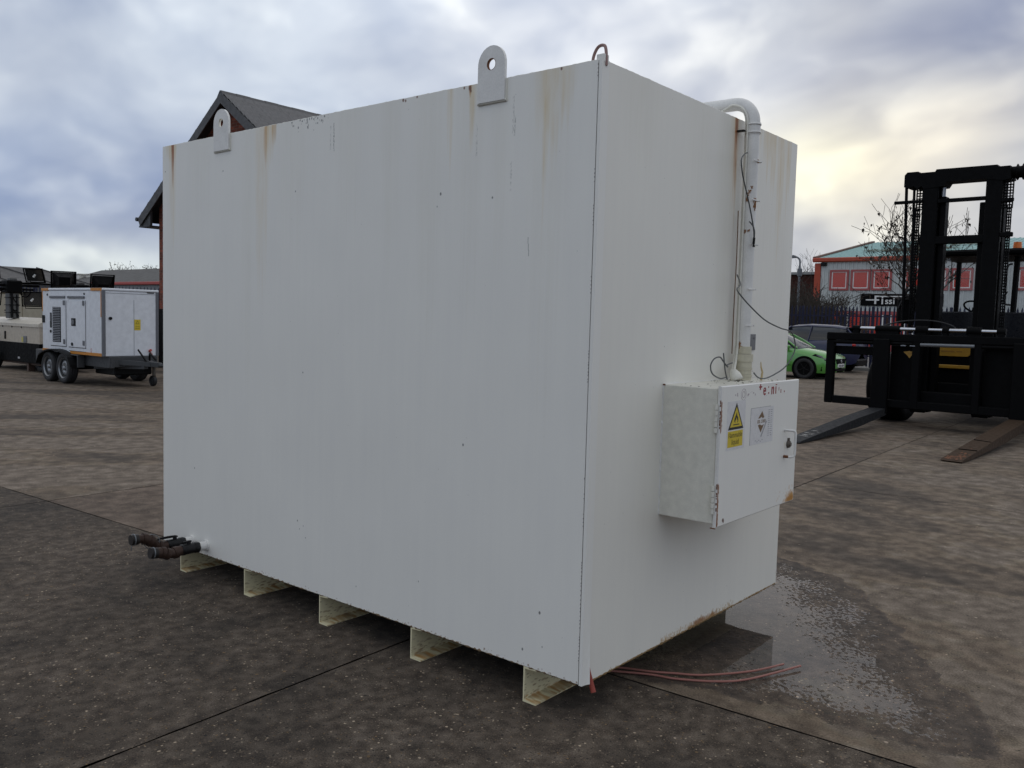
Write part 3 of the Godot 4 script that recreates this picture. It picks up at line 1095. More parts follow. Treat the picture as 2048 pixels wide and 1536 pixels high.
func build_grey_unit() -> void:
	var x0 := -18.8
	var t := thing("industrial_unit", "grey ribbed industrial unit with red trim, red blinds and a teal roof", "building", Vector3(x0, 0, -52.0))
	var grey := mat(Color(0.56, 0.585, 0.56), 0.55, 0.0, 3.0)
	var teal := mat(Color(0.25, 0.44, 0.42), 0.7, 0.0, 2.6)
	var trim := mat(Color(0.44, 0.065, 0.022), 0.5, 0.0, 2.0)
	var rose := mat(Color(0.33, 0.075, 0.07), 0.5)
	var blind := mat(Color(0.50, 0.030, 0.010), 0.7)
	var white: Material = M["white"]
	var b := Mb.new()
	b.box(Vector3(0.2, 0, -22), Vector3(26, 5.5, -0.15))
	b.prism(PackedVector2Array([Vector2(0.15, 5.5), Vector2(22.0, 5.5), Vector2(11.1, 7.6)]), 0.3, 26, Transform3D(Basis(Vector3(0, 0, -1), Vector3.UP, Vector3(1, 0, 0)), Vector3.ZERO))
	part("wall", b, grey, t)
	var sheet := ribbed(1.0, 3.05, 0.25, 0.045, 0.09)
	for i in 25:
		put("cladding_sheet", sheet, grey, t).position = Vector3(0.4 + i, 2.66, 0.0)
	b = Mb.new()
	b.box(Vector3(0.0, 0, -0.2), Vector3(0.38, 5.6, 0.06), 0.02)
	part("corner_trim", b, trim, t)
	b = Mb.new()
	b.box(Vector3(-0.12, 5.66, -0.1), Vector3(26, 5.93, 0.22), 0.05)
	part("gutter", b, trim, t)
	b = Mb.new()
	b.bar(Vector3(-0.02, 5.93, 0.1), Vector3(-0.02, 7.86, -11.1), 0.14, 0.22)
	part("verge", b, mat(Color(0.16, 0.085, 0.06), 0.8, 0.0, 2.0), t)
	var slope := sqrt(11.2 * 11.2 + 1.92 * 1.92)
	var rs := ribbed(1.0, slope, 0.333, 0.035, 0.09)
	for i in 25:
		var o := put("roof_sheet", rs, teal, t)
		o.position = Vector3(0.06 + i, 5.9, 0.08)
		o.rotation.x = -acos(1.92 / slope)
	# moss on the roof
	b = Mb.new()
	var r := RandomNumberGenerator.new()
	r.seed = 12
	for i in 260:
		var q := Vector2(r.randfn(4.6, 1.1), r.randfn(4.0, 0.55))
		q.x += (q.y - 4.0) * 1.2
		if r.randf() < 0.25:
			q = Vector2(r.randf_range(3.0, 9.0), r.randf_range(6.2, 6.9))
		var s := r.randf_range(0.06, 0.3)
		var c := Vector3(q.x, 5.99 + q.y * 0.1714, 0.08 - q.y)
		b.poly([c + Vector3(-s * 1.6, 0, 0), c + Vector3(0, -s * 0.08, s * 0.5), c + Vector3(s * 1.6, 0.01, 0), c + Vector3(0, s * 0.12, -s * 0.5)], c - Vector3(0, 1, 0))
	part("moss", b, mat(Color(0.05, 0.055, 0.025), 1.0), t).set_meta("kind", "stuff")
	# upper windows
	for x in [-17.82, -16.53, -15.29, -13.5, -12.2, -10.9, -9.6, -7.6]:
		var w := Mb.new()
		var lx: float = x - x0
		for q in [[0.0, 0.0, 1.17, 0.13], [0.0, 1.14, 1.17, 1.27], [0.0, 0.13, 0.13, 1.14], [1.04, 0.13, 1.17, 1.14]]:
			w.box(Vector3(lx + q[0], 3.9 + q[1], 0.0), Vector3(lx + q[2], 3.9 + q[3], 0.10), 0.01)
		var win := part("window", w, rose, t)
		w = Mb.new()
		for q in [[0.13, 0.13, 1.04, 0.19], [0.13, 1.11, 1.04, 1.14], [0.13, 0.19, 0.19, 1.11], [0.98, 0.19, 1.04, 1.11]]:
			w.box(Vector3(lx + q[0], 3.9 + q[1], 0.0), Vector3(lx + q[2], 3.9 + q[3], 0.07))
		part("inner_frame", w, white, win)
		w = Mb.new()
		w.box(Vector3(lx + 0.19, 4.09, -0.05), Vector3(lx + 0.98, 5.01, 0.048))
		part("blind", w, blind, win)
		w = Mb.new()
		w.quad(Vector3(lx + 0.19, 4.09, 0.06), Vector3(lx + 0.98, 4.09, 0.06), Vector3(lx + 0.98, 5.01, 0.06), Vector3(lx + 0.19, 5.01, 0.06))
		part("pane", w, M["pane"], win)
	# ground-floor glazing
	b = Mb.new()
	b.box(Vector3(0.4, 0, -0.14), Vector3(0.95, 2.65, 0.01))
	part("lower_cladding", b, grey, t)
	b = Mb.new()
	b.box(Vector3(0.95, 2.45, 0.0), Vector3(25, 2.65, 0.09), 0.01)
	part("door_head", b, rose, t)
	var brown := mat(Color(0.055, 0.028, 0.02), 0.12)
	for i in 17:
		var x := 1.95 + 1.27 * i - 0.97
		b = Mb.new()
		b.box(Vector3(x, 0.08, -0.02), Vector3(x + 0.72, 2.45, 0.03), 0.01)
		part("red_door_leaf", b, blind, t)
		for k in 3:
			b = Mb.new()
			b.box(Vector3(x + 0.03 + k * 0.23, 0.1, 0.03), Vector3(x + 0.07 + k * 0.23, 2.43, 0.055))
			part("door_stile", b, rose, t)
		b = Mb.new()
		b.box(Vector3(x + 0.80, 0.08, -0.02), Vector3(x + 1.19, 2.45, 0.005))
		part("door_pane", b, brown, t)
		for k in [0.72, 1.19]:
			b = Mb.new()
			b.box(Vector3(x + k, 0.05, 0.0), Vector3(x + k + 0.08, 2.45, 0.06))
			part("door_post", b, white, t)
	# sign board
	b = Mb.new()
	b.box(Vector3(2.95, 2.98, 0.05), Vector3(7.6, 3.70, 0.11), 0.01)
	var sign := part("sign_board", b, M["soot"], t)
	b = Mb.new()
	b.text("F", 0.70, 0.02, Transform3D(Basis.IDENTITY, Vector3(3.90, 3.33, 0.12)), "Droid Sans", true)
	b.text("i", 0.56, 0.02, Transform3D(Basis.IDENTITY, Vector3(4.22, 3.27, 0.12)), "Droid Sans", true)
	b.text("ssi", 0.46, 0.02, Transform3D(Basis.IDENTITY, Vector3(4.66, 3.25, 0.12)), "Droid Sans", true)
	b.text("E", 0.46, 0.02, Transform3D(Basis.IDENTITY, Vector3(5.75, 3.25, 0.12)), "Droid Sans", true)
	part("lettering", b, white, sign)
	b = Mb.new()
	b.box(Vector3(3.26, 3.30, 0.11), Vector3(3.78, 3.37, 0.13))
	b.box(Vector3(4.02, 3.51, 0.11), Vector3(6.0, 3.575, 0.13))
	part("lettering_bar", b, white, sign)
	b = Mb.new()
	b.box(Vector3(0.42, 5.42, 0.0), Vector3(0.75, 5.62, 0.22), 0.03)
	part("alarm_box", b, M["black"], t)
	b = Mb.new()
	b.box(Vector3(3.35, 5.5, 0.0), Vector3(3.52, 5.66, 0.25), 0.03)
	b.cyl(Vector3(3.43, 5.55, 0.25), Vector3(3.43, 5.50, 0.36), 0.06)
	part("security_camera", b, white, t)
	# neighbour
	t = thing("brick_store", "dark brick flat roofed store left of the grey unit", "building", Vector3(-20.5, 0, -57.0))
	b = Mb.new()
	b.box(Vector3(-16, 0, -14), Vector3(0, 5.2, 0))
	part("wall", b, M["dark_brick"], t)
	b = Mb.new()
	b.box(Vector3(-16.2, 5.2, -14.2), Vector3(0.2, 5.38, 0.2), 0.02)
	part("roof", b, mat(Color(0.30, 0.30, 0.29), 0.8, 0.0, 2.0), t)


func build_brick_house() -> void:
	var t := thing("brick_house", "red brick gabled building with a dark slate roof rising behind the tank", "house", Vector3(-19.16, 0, -10.7))
	var trim := mat(Color(0.030, 0.030, 0.031), 0.6, 0.0, 1.0)
	var half := 3.76
	var eave := 4.72
	var rise := 2.62
	var b := Mb.new()
	b.prism(PackedVector2Array([Vector2(-half, 0), Vector2(half, 0), Vector2(half, eave), Vector2(0, eave + rise - 0.08), Vector2(-half, eave)]), -10.0, 0.0)
	part("wall", b, M["brick"], t)
	b = Mb.new()
	b.box(Vector3(-half - 0.02, 0, -10.02), Vector3(half + 0.02, 1.62, 0.03))
	part("dark_plinth", b, M["soot"], t)
	var out := 0.62  # overhang at the eaves
	var k := rise / half
	var slope := Vector2(half + out, (half + out) * k).length()
	# slates, course by course
	var r := RandomNumberGenerator.new()
	r.seed = 3
	var slate_mats := []
	for s in [0.026, 0.031, 0.023]:
		slate_mats.append(mat(Color(s, s * 1.05, s * 1.22), 0.45, 0.0, 0.8))
	var courses := []
	for c in 2:
		b = Mb.new()
		for i in 37:
			var x := maxf(i * 0.29 - (0.145 if c else 0.0), 0.0)
			var x2 := minf((i + 1) * 0.29 - (0.145 if c else 0.0), 10.6)
			if x2 - x < 0.05:
				continue
			var lift := r.randf_range(0.0, 0.005)
			b.box(Vector3(x + 0.001, r.randf_range(-0.004, 0.004), 0.0 + lift * 0.5), Vector3(x2 - 0.001, 0.27, 0.014 + lift * 0.5))
		courses.append(b.done())
	for side in [-1.0, 1.0]:
		var roof := Node3D.new()
		roof.name = "roof_slope"
		t.add_child(roof, true)
		b = Mb.new()
		b.prism(PackedVector2Array([Vector2(side * (half + out), eave - out * k), Vector2(0, eave + rise), Vector2(0, eave + rise - 0.12), Vector2(side * (half + out - 0.03), eave - out * k - 0.10)]), -10.3, 0.30)
		part("roof_deck", b, trim, roof)
		var n := int(slope / 0.225)
		for i in n:
			var o := put("slate_course", courses[i % 2], slate_mats[r.randi() % 3], roof)
			# the course runs along the ridge and leans up the slope
			var up := Vector3(-side * half, rise, 0).normalized()
			var along := Vector3(0, 0, -1) if side > 0.0 else Vector3(0, 0, 1)
			var face := along.cross(up).normalized()
			var start := Vector3(side * (half + out), eave - out * k, 0.31 if side > 0.0 else -10.29)
			o.transform = Transform3D(Basis(along, (up + face * 0.13).normalized(), face), start + up * (i * 0.225) + face * 0.004)
		# barge board, gutter
		b = Mb.new()
		b.prism(PackedVector2Array([Vector2(side * (half + out + 0.02), eave - out * k - 0.01), Vector2(0, eave + rise + 0.015), Vector2(0, eave + rise - 0.26), Vector2(side * (half + out - 0.12), eave - out * k - 0.22)]), 0.30, 0.335)
		part("barge_board", b, mat(Color(0.058, 0.056, 0.055), 0.6, 0.0, 1.0), t)
		b = Mb.new()
		b.tube([Vector3(side * (half + out + 0.06), eave - out * k - 0.02, 0.36), Vector3(side * (half + out + 0.06), eave - out * k - 0.02, -10.3)], 0.06, 10)
		part("gutter", b, trim, t)
		b = Mb.new()
		b.box(Vector3(minf(side * half, side * (half + out)), eave - out * k - 0.26, -10.2), Vector3(maxf(side * half, side * (half + out)), eave - out * k - 0.22, 0.3))
		part("soffit", b, trim, t)
		b = Mb.new()
		b.prism(PackedVector2Array([Vector2(side * (half - 0.02), eave - out * k - 0.26), Vector2(side * (half + out - 0.01), eave - out * k - 0.26), Vector2(side * (half + out - 0.01), eave - out * k - 0.02), Vector2(side * (half - 0.02), eave - 0.05)]), 0.22, 0.29)
		part("box_end", b, trim, t)
		b = Mb.new()
		b.tube([Vector3(side * (half + 0.3), eave - 0.66, -0.25), Vector3(side * (half + 0.08), eave - 0.82, -0.25), Vector3(side * (half + 0.08), 0.1, -0.25)], 0.045, 10)
		part("downpipe", b, trim, t)
	var ridge := Mb.new()
	ridge.prism(PackedVector2Array([Vector2(-0.15, -0.11), Vector2(-0.03, 0.035), Vector2(0.03, 0.035), Vector2(0.15, -0.11), Vector2(0.12, -0.11), Vector2(0.0, 0.0), Vector2(-0.12, -0.11)]), -0.452, -0.004)
	var rm := ridge.done()
	for i in 24:
		var o := put("ridge_tile", rm, slate_mats[0], t)
		o.position = Vector3(0, eave + rise + 0.03 + (0.006 if i % 2 else 0.0), 0.34 - i * 0.45)


func build_far_left() -> void:
	var felt := mat(Color(0.075, 0.072, 0.066), 0.9, 0.0, 5.0)
	var slate := mat(Color(0.085, 0.08, 0.076), 0.85, 0.0, 4.0)
	# hipped building: its ridge runs away along z
	var t := thing("hipped_store", "low store with a grey hipped roof at the far left", "building", Vector3(-62.0, 0, -23.2))
	var b := Mb.new()
	b.box(Vector3(-3.7, 0, -2.0), Vector3(3.7, 3.0, 24))
	part("wall", b, mat(Color(0.2, 0.19, 0.17), 0.9, 0.0, 3.0), t)
	b = Mb.new()
	var e := [Vector3(4.1, 3.1, -2.4), Vector3(-4.1, 3.1, -2.4), Vector3(-4.1, 3.1, 24.4), Vector3(4.1, 3.1, 24.4)]
	var p := Vector3(0, 4.22, 0)
	var q := Vector3(0, 4.22, 22.0)
	var c := Vector3(0, 3.3, 11)
	for f in [[e[0], p, q, e[3]], [e[1], p, q, e[2]], [e[0], e[1], p], [e[2], e[3], q], [e[0], e[1], e[2], e[3]]]:
		b.poly(f, c)
	part("roof", b, slate, t)
	for i in 9:
		b = Mb.new()
		b.bar(Vector3(4.05, 3.14, -1.8 + i * 2.6), Vector3(0.05, 4.25, 0.2 + i * 2.5), 0.08, 0.05)
		part("roof_seam", b, slate, t)
	# long shed with a red gutter: its front faces the yard
	t = thing("long_shed", "long low shed with a dark roof and a red gutter in the far distance", "building", Vector3(-88.9, 0, -35.5))
	b = Mb.new()
	b.box(Vector3(0, 0, -9.6), Vector3(30, 3.75, 0))
	part("wall", b, mat(Color(0.24, 0.245, 0.25), 0.7, 0.0, 3.0), t)
	b = Mb.new()
	b.box(Vector3(-0.1, 3.7, -0.1), Vector3(30, 3.96, 0.25), 0.04)
	part("gutter", b, M["red"], t)
	b = Mb.new()
	b.prism(PackedVector2Array([Vector2(-0.15, 3.92), Vector2(4.9, 5.5), Vector2(10.0, 3.92)]), -0.2, 30.0, Transform3D(Basis(Vector3(0, 0, -1), Vector3.UP, Vector3(1, 0, 0)), Vector3.ZERO))
	part("roof", b, felt, t)
	for vent in [[1.5, -1.5], [2.5, -2.0]]:
		b = Mb.new()
		b.box(Vector3(vent[0], 4.3, vent[1] - 0.5), Vector3(vent[0] + 0.7, 4.86, vent[1]), 0.05)
		b.box(Vector3(vent[0] - 0.1, 4.86, vent[1] - 0.6), Vector3(vent[0] + 0.8, 4.95, vent[1] + 0.1))
		part("roof_vent", b, M["cream_white"], t)
	# cream steel cabins standing against the fence
	var cream := mat(Color(0.42, 0.37, 0.27), 0.55, 0.0, 1.4)
	t = thing("steel_cabin", "low cream steel cabin in front of the blue fence at the far left", "cabin", Vector3(-33.3, 0, -7.6), 0.40)
	b = Mb.new()
	b.box(Vector3(0, 0.1, -2.4), Vector3(6.2, 2.0, 0), 0.03)
	part("body", b, cream, t)
	for x in [1.1, 2.2, 3.3, 4.4, 5.3]:
		b = Mb.new()
		b.box(Vector3(x - 0.02, 0.15, 0.0), Vector3(x + 0.02, 1.9, 0.02))
		part("panel_rib", b, cream, t)
	b = Mb.new()
	b.box(Vector3(-0.03, 2.0, -2.43), Vector3(6.23, 2.07, 0.03), 0.02)
	part("roof", b, cream, t)
	b = Mb.new()
	b.box(Vector3(-0.02, 0.0, -2.42), Vector3(6.22, 0.1, 0.02))
	part("base_rail", b, M["black"], t)


# ---------------------------------------------------------------- trees
func branch(b: Mb, leaves: Mb, from: Vector3, dir: Vector3, long: float, r0: float, level: int, r: RandomNumberGenerator, rise: float, leafy: float) -> void:
	var pts := [from]
	var p := from
	var d := dir
	var steps := 4 if level < 3 else 3
	for i in steps:
		d = (d + Vector3(r.randfn(0, 0.13), r.randfn(rise * 0.14, 0.09), r.randfn(0, 0.13))).normalized()
		p += d * long / steps
		pts.append(p)
	var rr := []
	for i in steps + 1:
		rr.append(maxf(lerpf(r0, r0 * 0.5, float(i) / steps), 0.0085))
	b.tube(pts, rr, 6 if level < 2 else 4, level >= 3)
	if level >= 2:
		for i in int(leafy * 3.0 + r.randf() * leafy):
			if r.randf() > 0.75:
				continue
			var c: Vector3 = pts[r.randi_range(1, steps)] + Vector3(r.randfn(0, 0.06), -r.randf_range(0.02, 0.14), r.randfn(0, 0.06))
			var s := r.randf_range(0.05, 0.11)
			var a := Vector3(r.randfn(0, 1), r.randfn(0, 0.5), r.randfn(0, 1)).normalized() * s * 0.6
			var down := Vector3(r.randfn(0, 0.3), -1, r.randfn(0, 0.3)).normalized() * s * 1.3
			leaves.tri(c - a, c + down, c + a)
			leaves.tri(c - a, c + a, c - down * 0.4)
	if level >= 4 or long < 0.16:
		return
	var kids := r.randi_range(4, 5) if level < 3 else r.randi_range(3, 4)
	for i in kids:
		var at: int = r.randi_range(1, steps) if i else steps
		var a := r.randf_range(0, TAU)
		var side := d.cross(Vector3(cos(a), 0.3, sin(a))).normalized()
		var kd := (d * r.randf_range(0.6, 1.0) + side * r.randf_range(0.45, 0.95) + Vector3.UP * rise * 0.28).normalized()
		branch(b, leaves, pts[at], kd, long * r.randf_range(0.58, 0.82), rr[at] * 0.72, level + 1, r, rise, leafy)


func bare_tree(called: String, label: String, category: String, at: Vector3, tall: float, seed_: int, trunk: float, leafy: float, spread := 1.0, stems := 1, group := "") -> void:
	var r := RandomNumberGenerator.new()
	r.seed = seed_
	var t := thing(called, label, category, at, 0.0, group)
	var bark := mat(Color(0.045, 0.036, 0.028), 0.95)
	var b := Mb.new()
	var leaves := Mb.new()
	var crown := Mb.new()
	for s in stems:
		var a := r.randf_range(0, TAU)
		var foot := Vector3(cos(a), 0, sin(a)) * (0.12 * (stems - 1))
		var lean := (Vector3.UP + Vector3(cos(a), 0, sin(a)) * (0.5 if stems > 1 else 0.05)).normalized()
		var top := foot + lean * tall * (0.34 if stems == 1 else 0.16)
		b.tube([foot - Vector3(0, 0.1, 0), (foot + top) * 0.5, top], [trunk * 1.25, trunk, trunk * 0.85], 8)
		for i in (6 if stems == 1 else 3):
			var k := TAU * i / 6.0 + r.randf() * 0.7
			var d := (Vector3(cos(k), 0, sin(k)) * r.randf_range(0.3, 0.95) * spread + Vector3.UP * r.randf_range(0.7, 1.1)).normalized()
			branch(crown, leaves, foot.lerp(top, r.randf_range(0.7, 1.0)), d, tall * r.randf_range(0.22, 0.31), trunk * 0.55, 1, r, 0.5, leafy)
	part("trunk", b, bark, t)
	part("crown", crown, bark, t)
	if leafy > 0.0:
		var m := mat(Color(0.035, 0.026, 0.017), 0.9)
		part("dead_leaves", leaves, m, t).set_meta("kind", "stuff")


func build_trees() -> void:
	bare_tree("street_tree", "bare street tree with a few dead leaves behind the forklift mast", "tree", Vector3(-8.3, 0.09, -36.0), 7.9, 22, 0.1, 0.55)
	bare_tree("street_bush", "wide bare bush in front of the red corner of the grey unit", "bush", Vector3(-13.6, 0.09, -38.5), 4.9, 5, 0.06, 0.25, 1.3, 6)
	bare_tree("street_bush_001", "dark tangled bush between the lamp post and the brick store", "bush", Vector3(-15.6, 0.09, -42.0), 4.9, 9, 0.06, 0.5, 1.2, 7)
	bare_tree("bare_tree", "small bare tree behind the brick store left of the teal roof", "tree", Vector3(-26.2, 0, -70.5), 8.6, 31, 0.14, 0.0)
	for q in [[-97.0, -46.0, 6.9, 41], [-94.6, -48.0, 6.8, 43], [-93.3, -49.2, 7.0, 44]]:
		var i: int = q[3] - 41
		bare_tree("far_tree" if i == 0 else "far_tree_%03d" % i, ["widest bare tree showing over the far shed roof", "", "thin treetop poking over the far shed roof", "dark treetop over the shed roof next to the brick house"][i], "tree", Vector3(q[0], 0, q[1]), q[2], q[3], 0.12, [0.9, 0.0, 0.4, 1.6][i], 1.0, 1, "treetops beyond the shed")


func build_lamp_post() -> void:
	var t := thing("street_lamp", "grey street lamp with a short arm in front of the brick store", "street lamp", Vector3(-15.03, 0.09, -40.0))
	var grey := mat(Color(0.17, 0.18, 0.19), 0.5, 0.4, 1.0)
	var b := Mb.new()
	b.tube([Vector3(0, 0, 0), Vector3(0, 1.2, 0)], 0.085, 12)
	b.tube([Vector3(0, 1.2, 0), Vector3(0, 4.5, 0)], [0.065, 0.055], 12)
	b.tube([Vector3(0, 4.5, 0)] + arc(Vector3(-0.25, 4.72, 0), Vector3(0.25, 0, 0), Vector3(0, 0.25, 0), 5) + [Vector3(-0.3, 4.97, 0)], 0.045, 10)
	part("post", b, grey, t)
	b = Mb.new()
	b.prism(PackedVector2Array([Vector2(-0.62, 4.90), Vector2(-0.25, 4.93), Vector2(-0.2, 5.0), Vector2(-0.3, 5.06), Vector2(-0.5, 5.05), Vector2(-0.64, 4.95)]), -0.11, 0.11)
	part("lantern", b, grey, t)
	b = Mb.new()
	b.box(Vector3(-0.1, 4.0, -0.08), Vector3(0.12, 4.4, 0.08), 0.03)
	part("switch_box", b, grey, t)


# ---------------------------------------------------------------- the tank
func build_tank() -> void:
	var t := thing("fuel_tank", "big white steel fuel tank on channel skids with rust streaked sides", "tank")
	var lo := TANK_LOW
	var hi := TANK_TOP
	var white: Material = M["white"]
	# side sheet in z = 0, stopping short of the corner strip
	var b := Mb.new()
	var x1 := -0.017
	var buckle := noise(71, 0.75, 3)
	var nx := 96
	var ny := 72
	b.smooth(true)
	for j in ny:
		for i in nx:
			var q := []
			var w := []
			for c in [[0, 0], [1, 0], [1, 1], [0, 1]]:
				var u := float(i + c[0]) / nx
				var v := float(j + c[1]) / ny
				var free := minf(1.0, 6.0 * minf(minf(u, 1.0 - u), minf(v, 1.0 - v)))
				var px := lerpf(-TANK_L, x1, u)
				var py := lerpf(lo, hi, v)
				q.append(Vector3(px, py, free * 0.0042 * buckle.get_noise_2d(px, py * 0.8)))
				w.append(Vector2(u, 1.0 - v))
			b.quad(q[0], q[1], q[2], q[3], w[0], w[1], w[2], w[3])
	b.smooth(false)
	for q in [[Vector3(-TANK_L, lo, -0.004), Vector3(-TANK_L, lo, 0), Vector3(-TANK_L, hi, 0), Vector3(-TANK_L, hi, -0.004)], [Vector3(x1, lo, 0), Vector3(x1, lo, -0.02), Vector3(x1, hi, -0.02), Vector3(x1, hi, 0)], [Vector3(-TANK_L, hi, 0), Vector3(x1, hi, 0), Vector3(x1, hi, -0.004), Vector3(-TANK_L, hi, -0.004)], [Vector3(-TANK_L, lo, -0.004), Vector3(x1, lo, -0.004), Vector3(x1, lo, 0), Vector3(-TANK_L, lo, 0)]]:
		b.quad(q[0], q[1], q[2], q[3], Vector2(0.5, 0.3), Vector2(0.5, 0.31), Vector2(0.51, 0.31), Vector2(0.51, 0.3))
	part("side_sheet", b, M["side_sheet"], t)
	# end sheet in x = 0
	b = Mb.new()
	b.smooth(true)
	nx = 60
	for j in ny:
		for i in nx:
			var q := []
			var w := []
			for c in [[0, 0], [1, 0], [1, 1], [0, 1]]:
				var u := float(i + c[0]) / nx
				var v := float(j + c[1]) / ny
				var free := minf(1.0, 6.0 * minf(minf(u, 1.0 - u), minf(v, 1.0 - v)))
				var pz := lerpf(-0.045, -TANK_W, u)
				var py := lerpf(lo, hi, v)
				q.append(Vector3(free * 0.0030 * buckle.get_noise_2d(pz + 30.0, py * 0.8), py, pz))
				w.append(Vector2(-pz / TANK_W, 1.0 - v))
			b.quad(q[0], q[1], q[2], q[3], w[0], w[1], w[2], w[3])
	b.smooth(false)
	b.quad(Vector3(0, hi, -0.045), Vector3(0, hi, -TANK_W), Vector3(-0.02, hi, -TANK_W), Vector3(-0.02, hi, -0.045), Vector2(0.5, 0.2), Vector2(0.52, 0.2), Vector2(0.52, 0.21), Vector2(0.5, 0.21))
	b.quad(Vector3(0, lo, -0.045), Vector3(-0.02, lo, -0.045), Vector3(-0.02, lo, -TANK_W), Vector3(0, lo, -TANK_W), Vector2(0.5, 0.2), Vector2(0.52, 0.2), Vector2(0.52, 0.21), Vector2(0.5, 0.21))
	part("end_sheet", b, M["end_sheet"], t)
	# the rest of the shell
	b = Mb.new()
	b.box(Vector3(-TANK_L + 0.001, lo + 0.002, -TANK_W), Vector3(-0.024, hi - 0.003, -0.010))
	part("shell", b, white, t)
	b = Mb.new()
	b.box(Vector3(-TANK_L + 0.003, lo - 0.0015, -TANK_W + 0.002), Vector3(-0.004, lo + 0.0015, -0.004))
	part("underside", b, mat(Color(0.035, 0.028, 0.022), 0.95, 0.0, 0.3), t)
	b = Mb.new()
	b.box(Vector3(-TANK_L, hi - 0.002, -TANK_W), Vector3(-0.021, hi + 0.002, -0.005))
	part("roof_sheet", b, white, t)
	# lumpy weld along the roof edge and drips of rusty underseal along the bottom edge
	var r := RandomNumberGenerator.new()
	r.seed = 17
	b = Mb.new()
	var line := []
	var rad := []
	for i in 240:
		line.append(Vector3(-TANK_L + 0.005 + i * (TANK_L - 0.03) / 239.0, lo - 0.0005 + r.randfn(0, 0.0008), -0.004))
		rad.append(absf(r.randfn(0.0032, 0.0016)) + 0.001)
	b.tube(line, rad, 6)
	part("bottom_weld", b, mat(Color(0.17, 0.11, 0.055), 0.9, 0.0, 0.1), t)
	b = Mb.new()
	line = []
	rad = []
	for i in 150:
		line.append(Vector3(0.0, lo - 0.001, -0.05 - i * 1.85 / 149.0))
		rad.append(absf(r.randfn(0.0028, 0.0014)) + 0.001)
	b.tube(line, rad, 6)
	part("bottom_weld", b, mat(Color(0.20, 0.12, 0.04), 0.9, 0.0, 0.1), t)
	b = Mb.new()
	for e in [[Vector3(-TANK_L, hi, -0.004), Vector3(-0.02, hi, -0.004), 200], [Vector3(-0.004, hi, -0.05), Vector3(-0.004, hi, -TANK_W), 120]]:
		line = []
		rad = []
		for i in e[2]:
			line.append(e[0].lerp(e[1], i / (e[2] - 1.0)) + Vector3(0, r.randfn(0, 0.0006), 0))
			rad.append(0.0022 + absf(r.randfn(0.0, 0.0005)))
		b.tube(line, rad, 6)
	part("roof_weld", b, M["cream_white"], t)
	# corner strip: folded plate down the near corner, sprung open at its foot
	b = Mb.new()
	var rows := 40
	var prev := []
	for i in rows + 1:
		var y := lerpf(lo - 0.002, hi + 0.001, float(i) / rows)
		var spring := pow(clampf((0.46 - y) / 0.31, 0.0, 1.0), 2.0)
		var ring := []
		for q in [Vector3(-0.0115, y, 0.003), Vector3(0.003, y, 0.003), Vector3(0.003 + spring * 0.004, y, -0.018 - spring * 0.004), Vector3(0.003 + spring * 0.012, y, -0.046 + spring * 0.008), Vector3(0.0 + spring * 0.012, y, -0.046 + spring * 0.008), Vector3(0.0, y, 0.0), Vector3(-0.0115, y, 0.0)]:
			ring.append(q)
		if i:
			for k in ring.size():
				var j := (k + 1) % ring.size()
				b.quad(prev[k], prev[j], ring[j], ring[k])
		prev = ring
	part("corner_strip", b, M["sheet_plain"], t)
	b = Mb.new()
	b.box(Vector3(-0.03, hi - 0.01, -0.040), Vector3(0.004, hi + 0.022, -0.004), 0.002)
	part("corner_lug", b, M["sheet_plain"], t)
	b = Mb.new()
	var stitch := 0.17
	while stitch < 2.58:
		if n_fine.get_noise_1d(stitch * 0.6) > 0.12:
			b.box(Vector3(-0.0192, stitch, -0.001), Vector3(-0.0168, stitch + r.randf_range(0.003, 0.006), 0.0008))
		stitch += r.randf_range(0.010, 0.02)
	part("seam_weld", b, mat(Color(0.34, 0.33, 0.31), 0.7), t)
	b = Mb.new()
	b.box(Vector3(-0.0168, lo, -0.016), Vector3(-0.0117, hi - 0.002, -0.004))
	part("seam_sealant", b, M["print"], t)
	# hose end showing in the open corner, hose loop on the roof
	b = Mb.new()
	b.tube(curve([Vector3(-0.012, 0.30, -0.03), Vector3(-0.004, 0.21, -0.045), Vector3(0.010, 0.155, -0.052), Vector3(0.026, 0.118, -0.05)]), 0.011, 10)
	part("hose_end", b, mat(Color(0.30, 0.05, 0.03), 0.7, 0.0, 0.1), t)
	b = Mb.new()
	b.tube(curve([Vector3(-0.065, hi - 0.04, -0.03), Vector3(-0.062, hi + 0.02, -0.03), Vector3(-0.042, hi + 0.056, -0.03), Vector3(-0.012, hi + 0.058, -0.027), Vector3(0.0, hi + 0.034, -0.024), Vector3(0.004, hi - 0.02, -0.022)], 0.008), 0.0062, 10)
	part("hose_loop", b, mat(Color(0.28, 0.17, 0.15), 0.5), t)
	# skid channels
	for x in [-3.0094, -2.3292, -1.6539, -0.9747, -0.2958]:
		channel(t, x)
	# lifting lugs
	for x in [-2.549, -0.544]:
		lug(t, x)
	drain_valves(t)
	filler_pipe(t)
	cabinet(t)


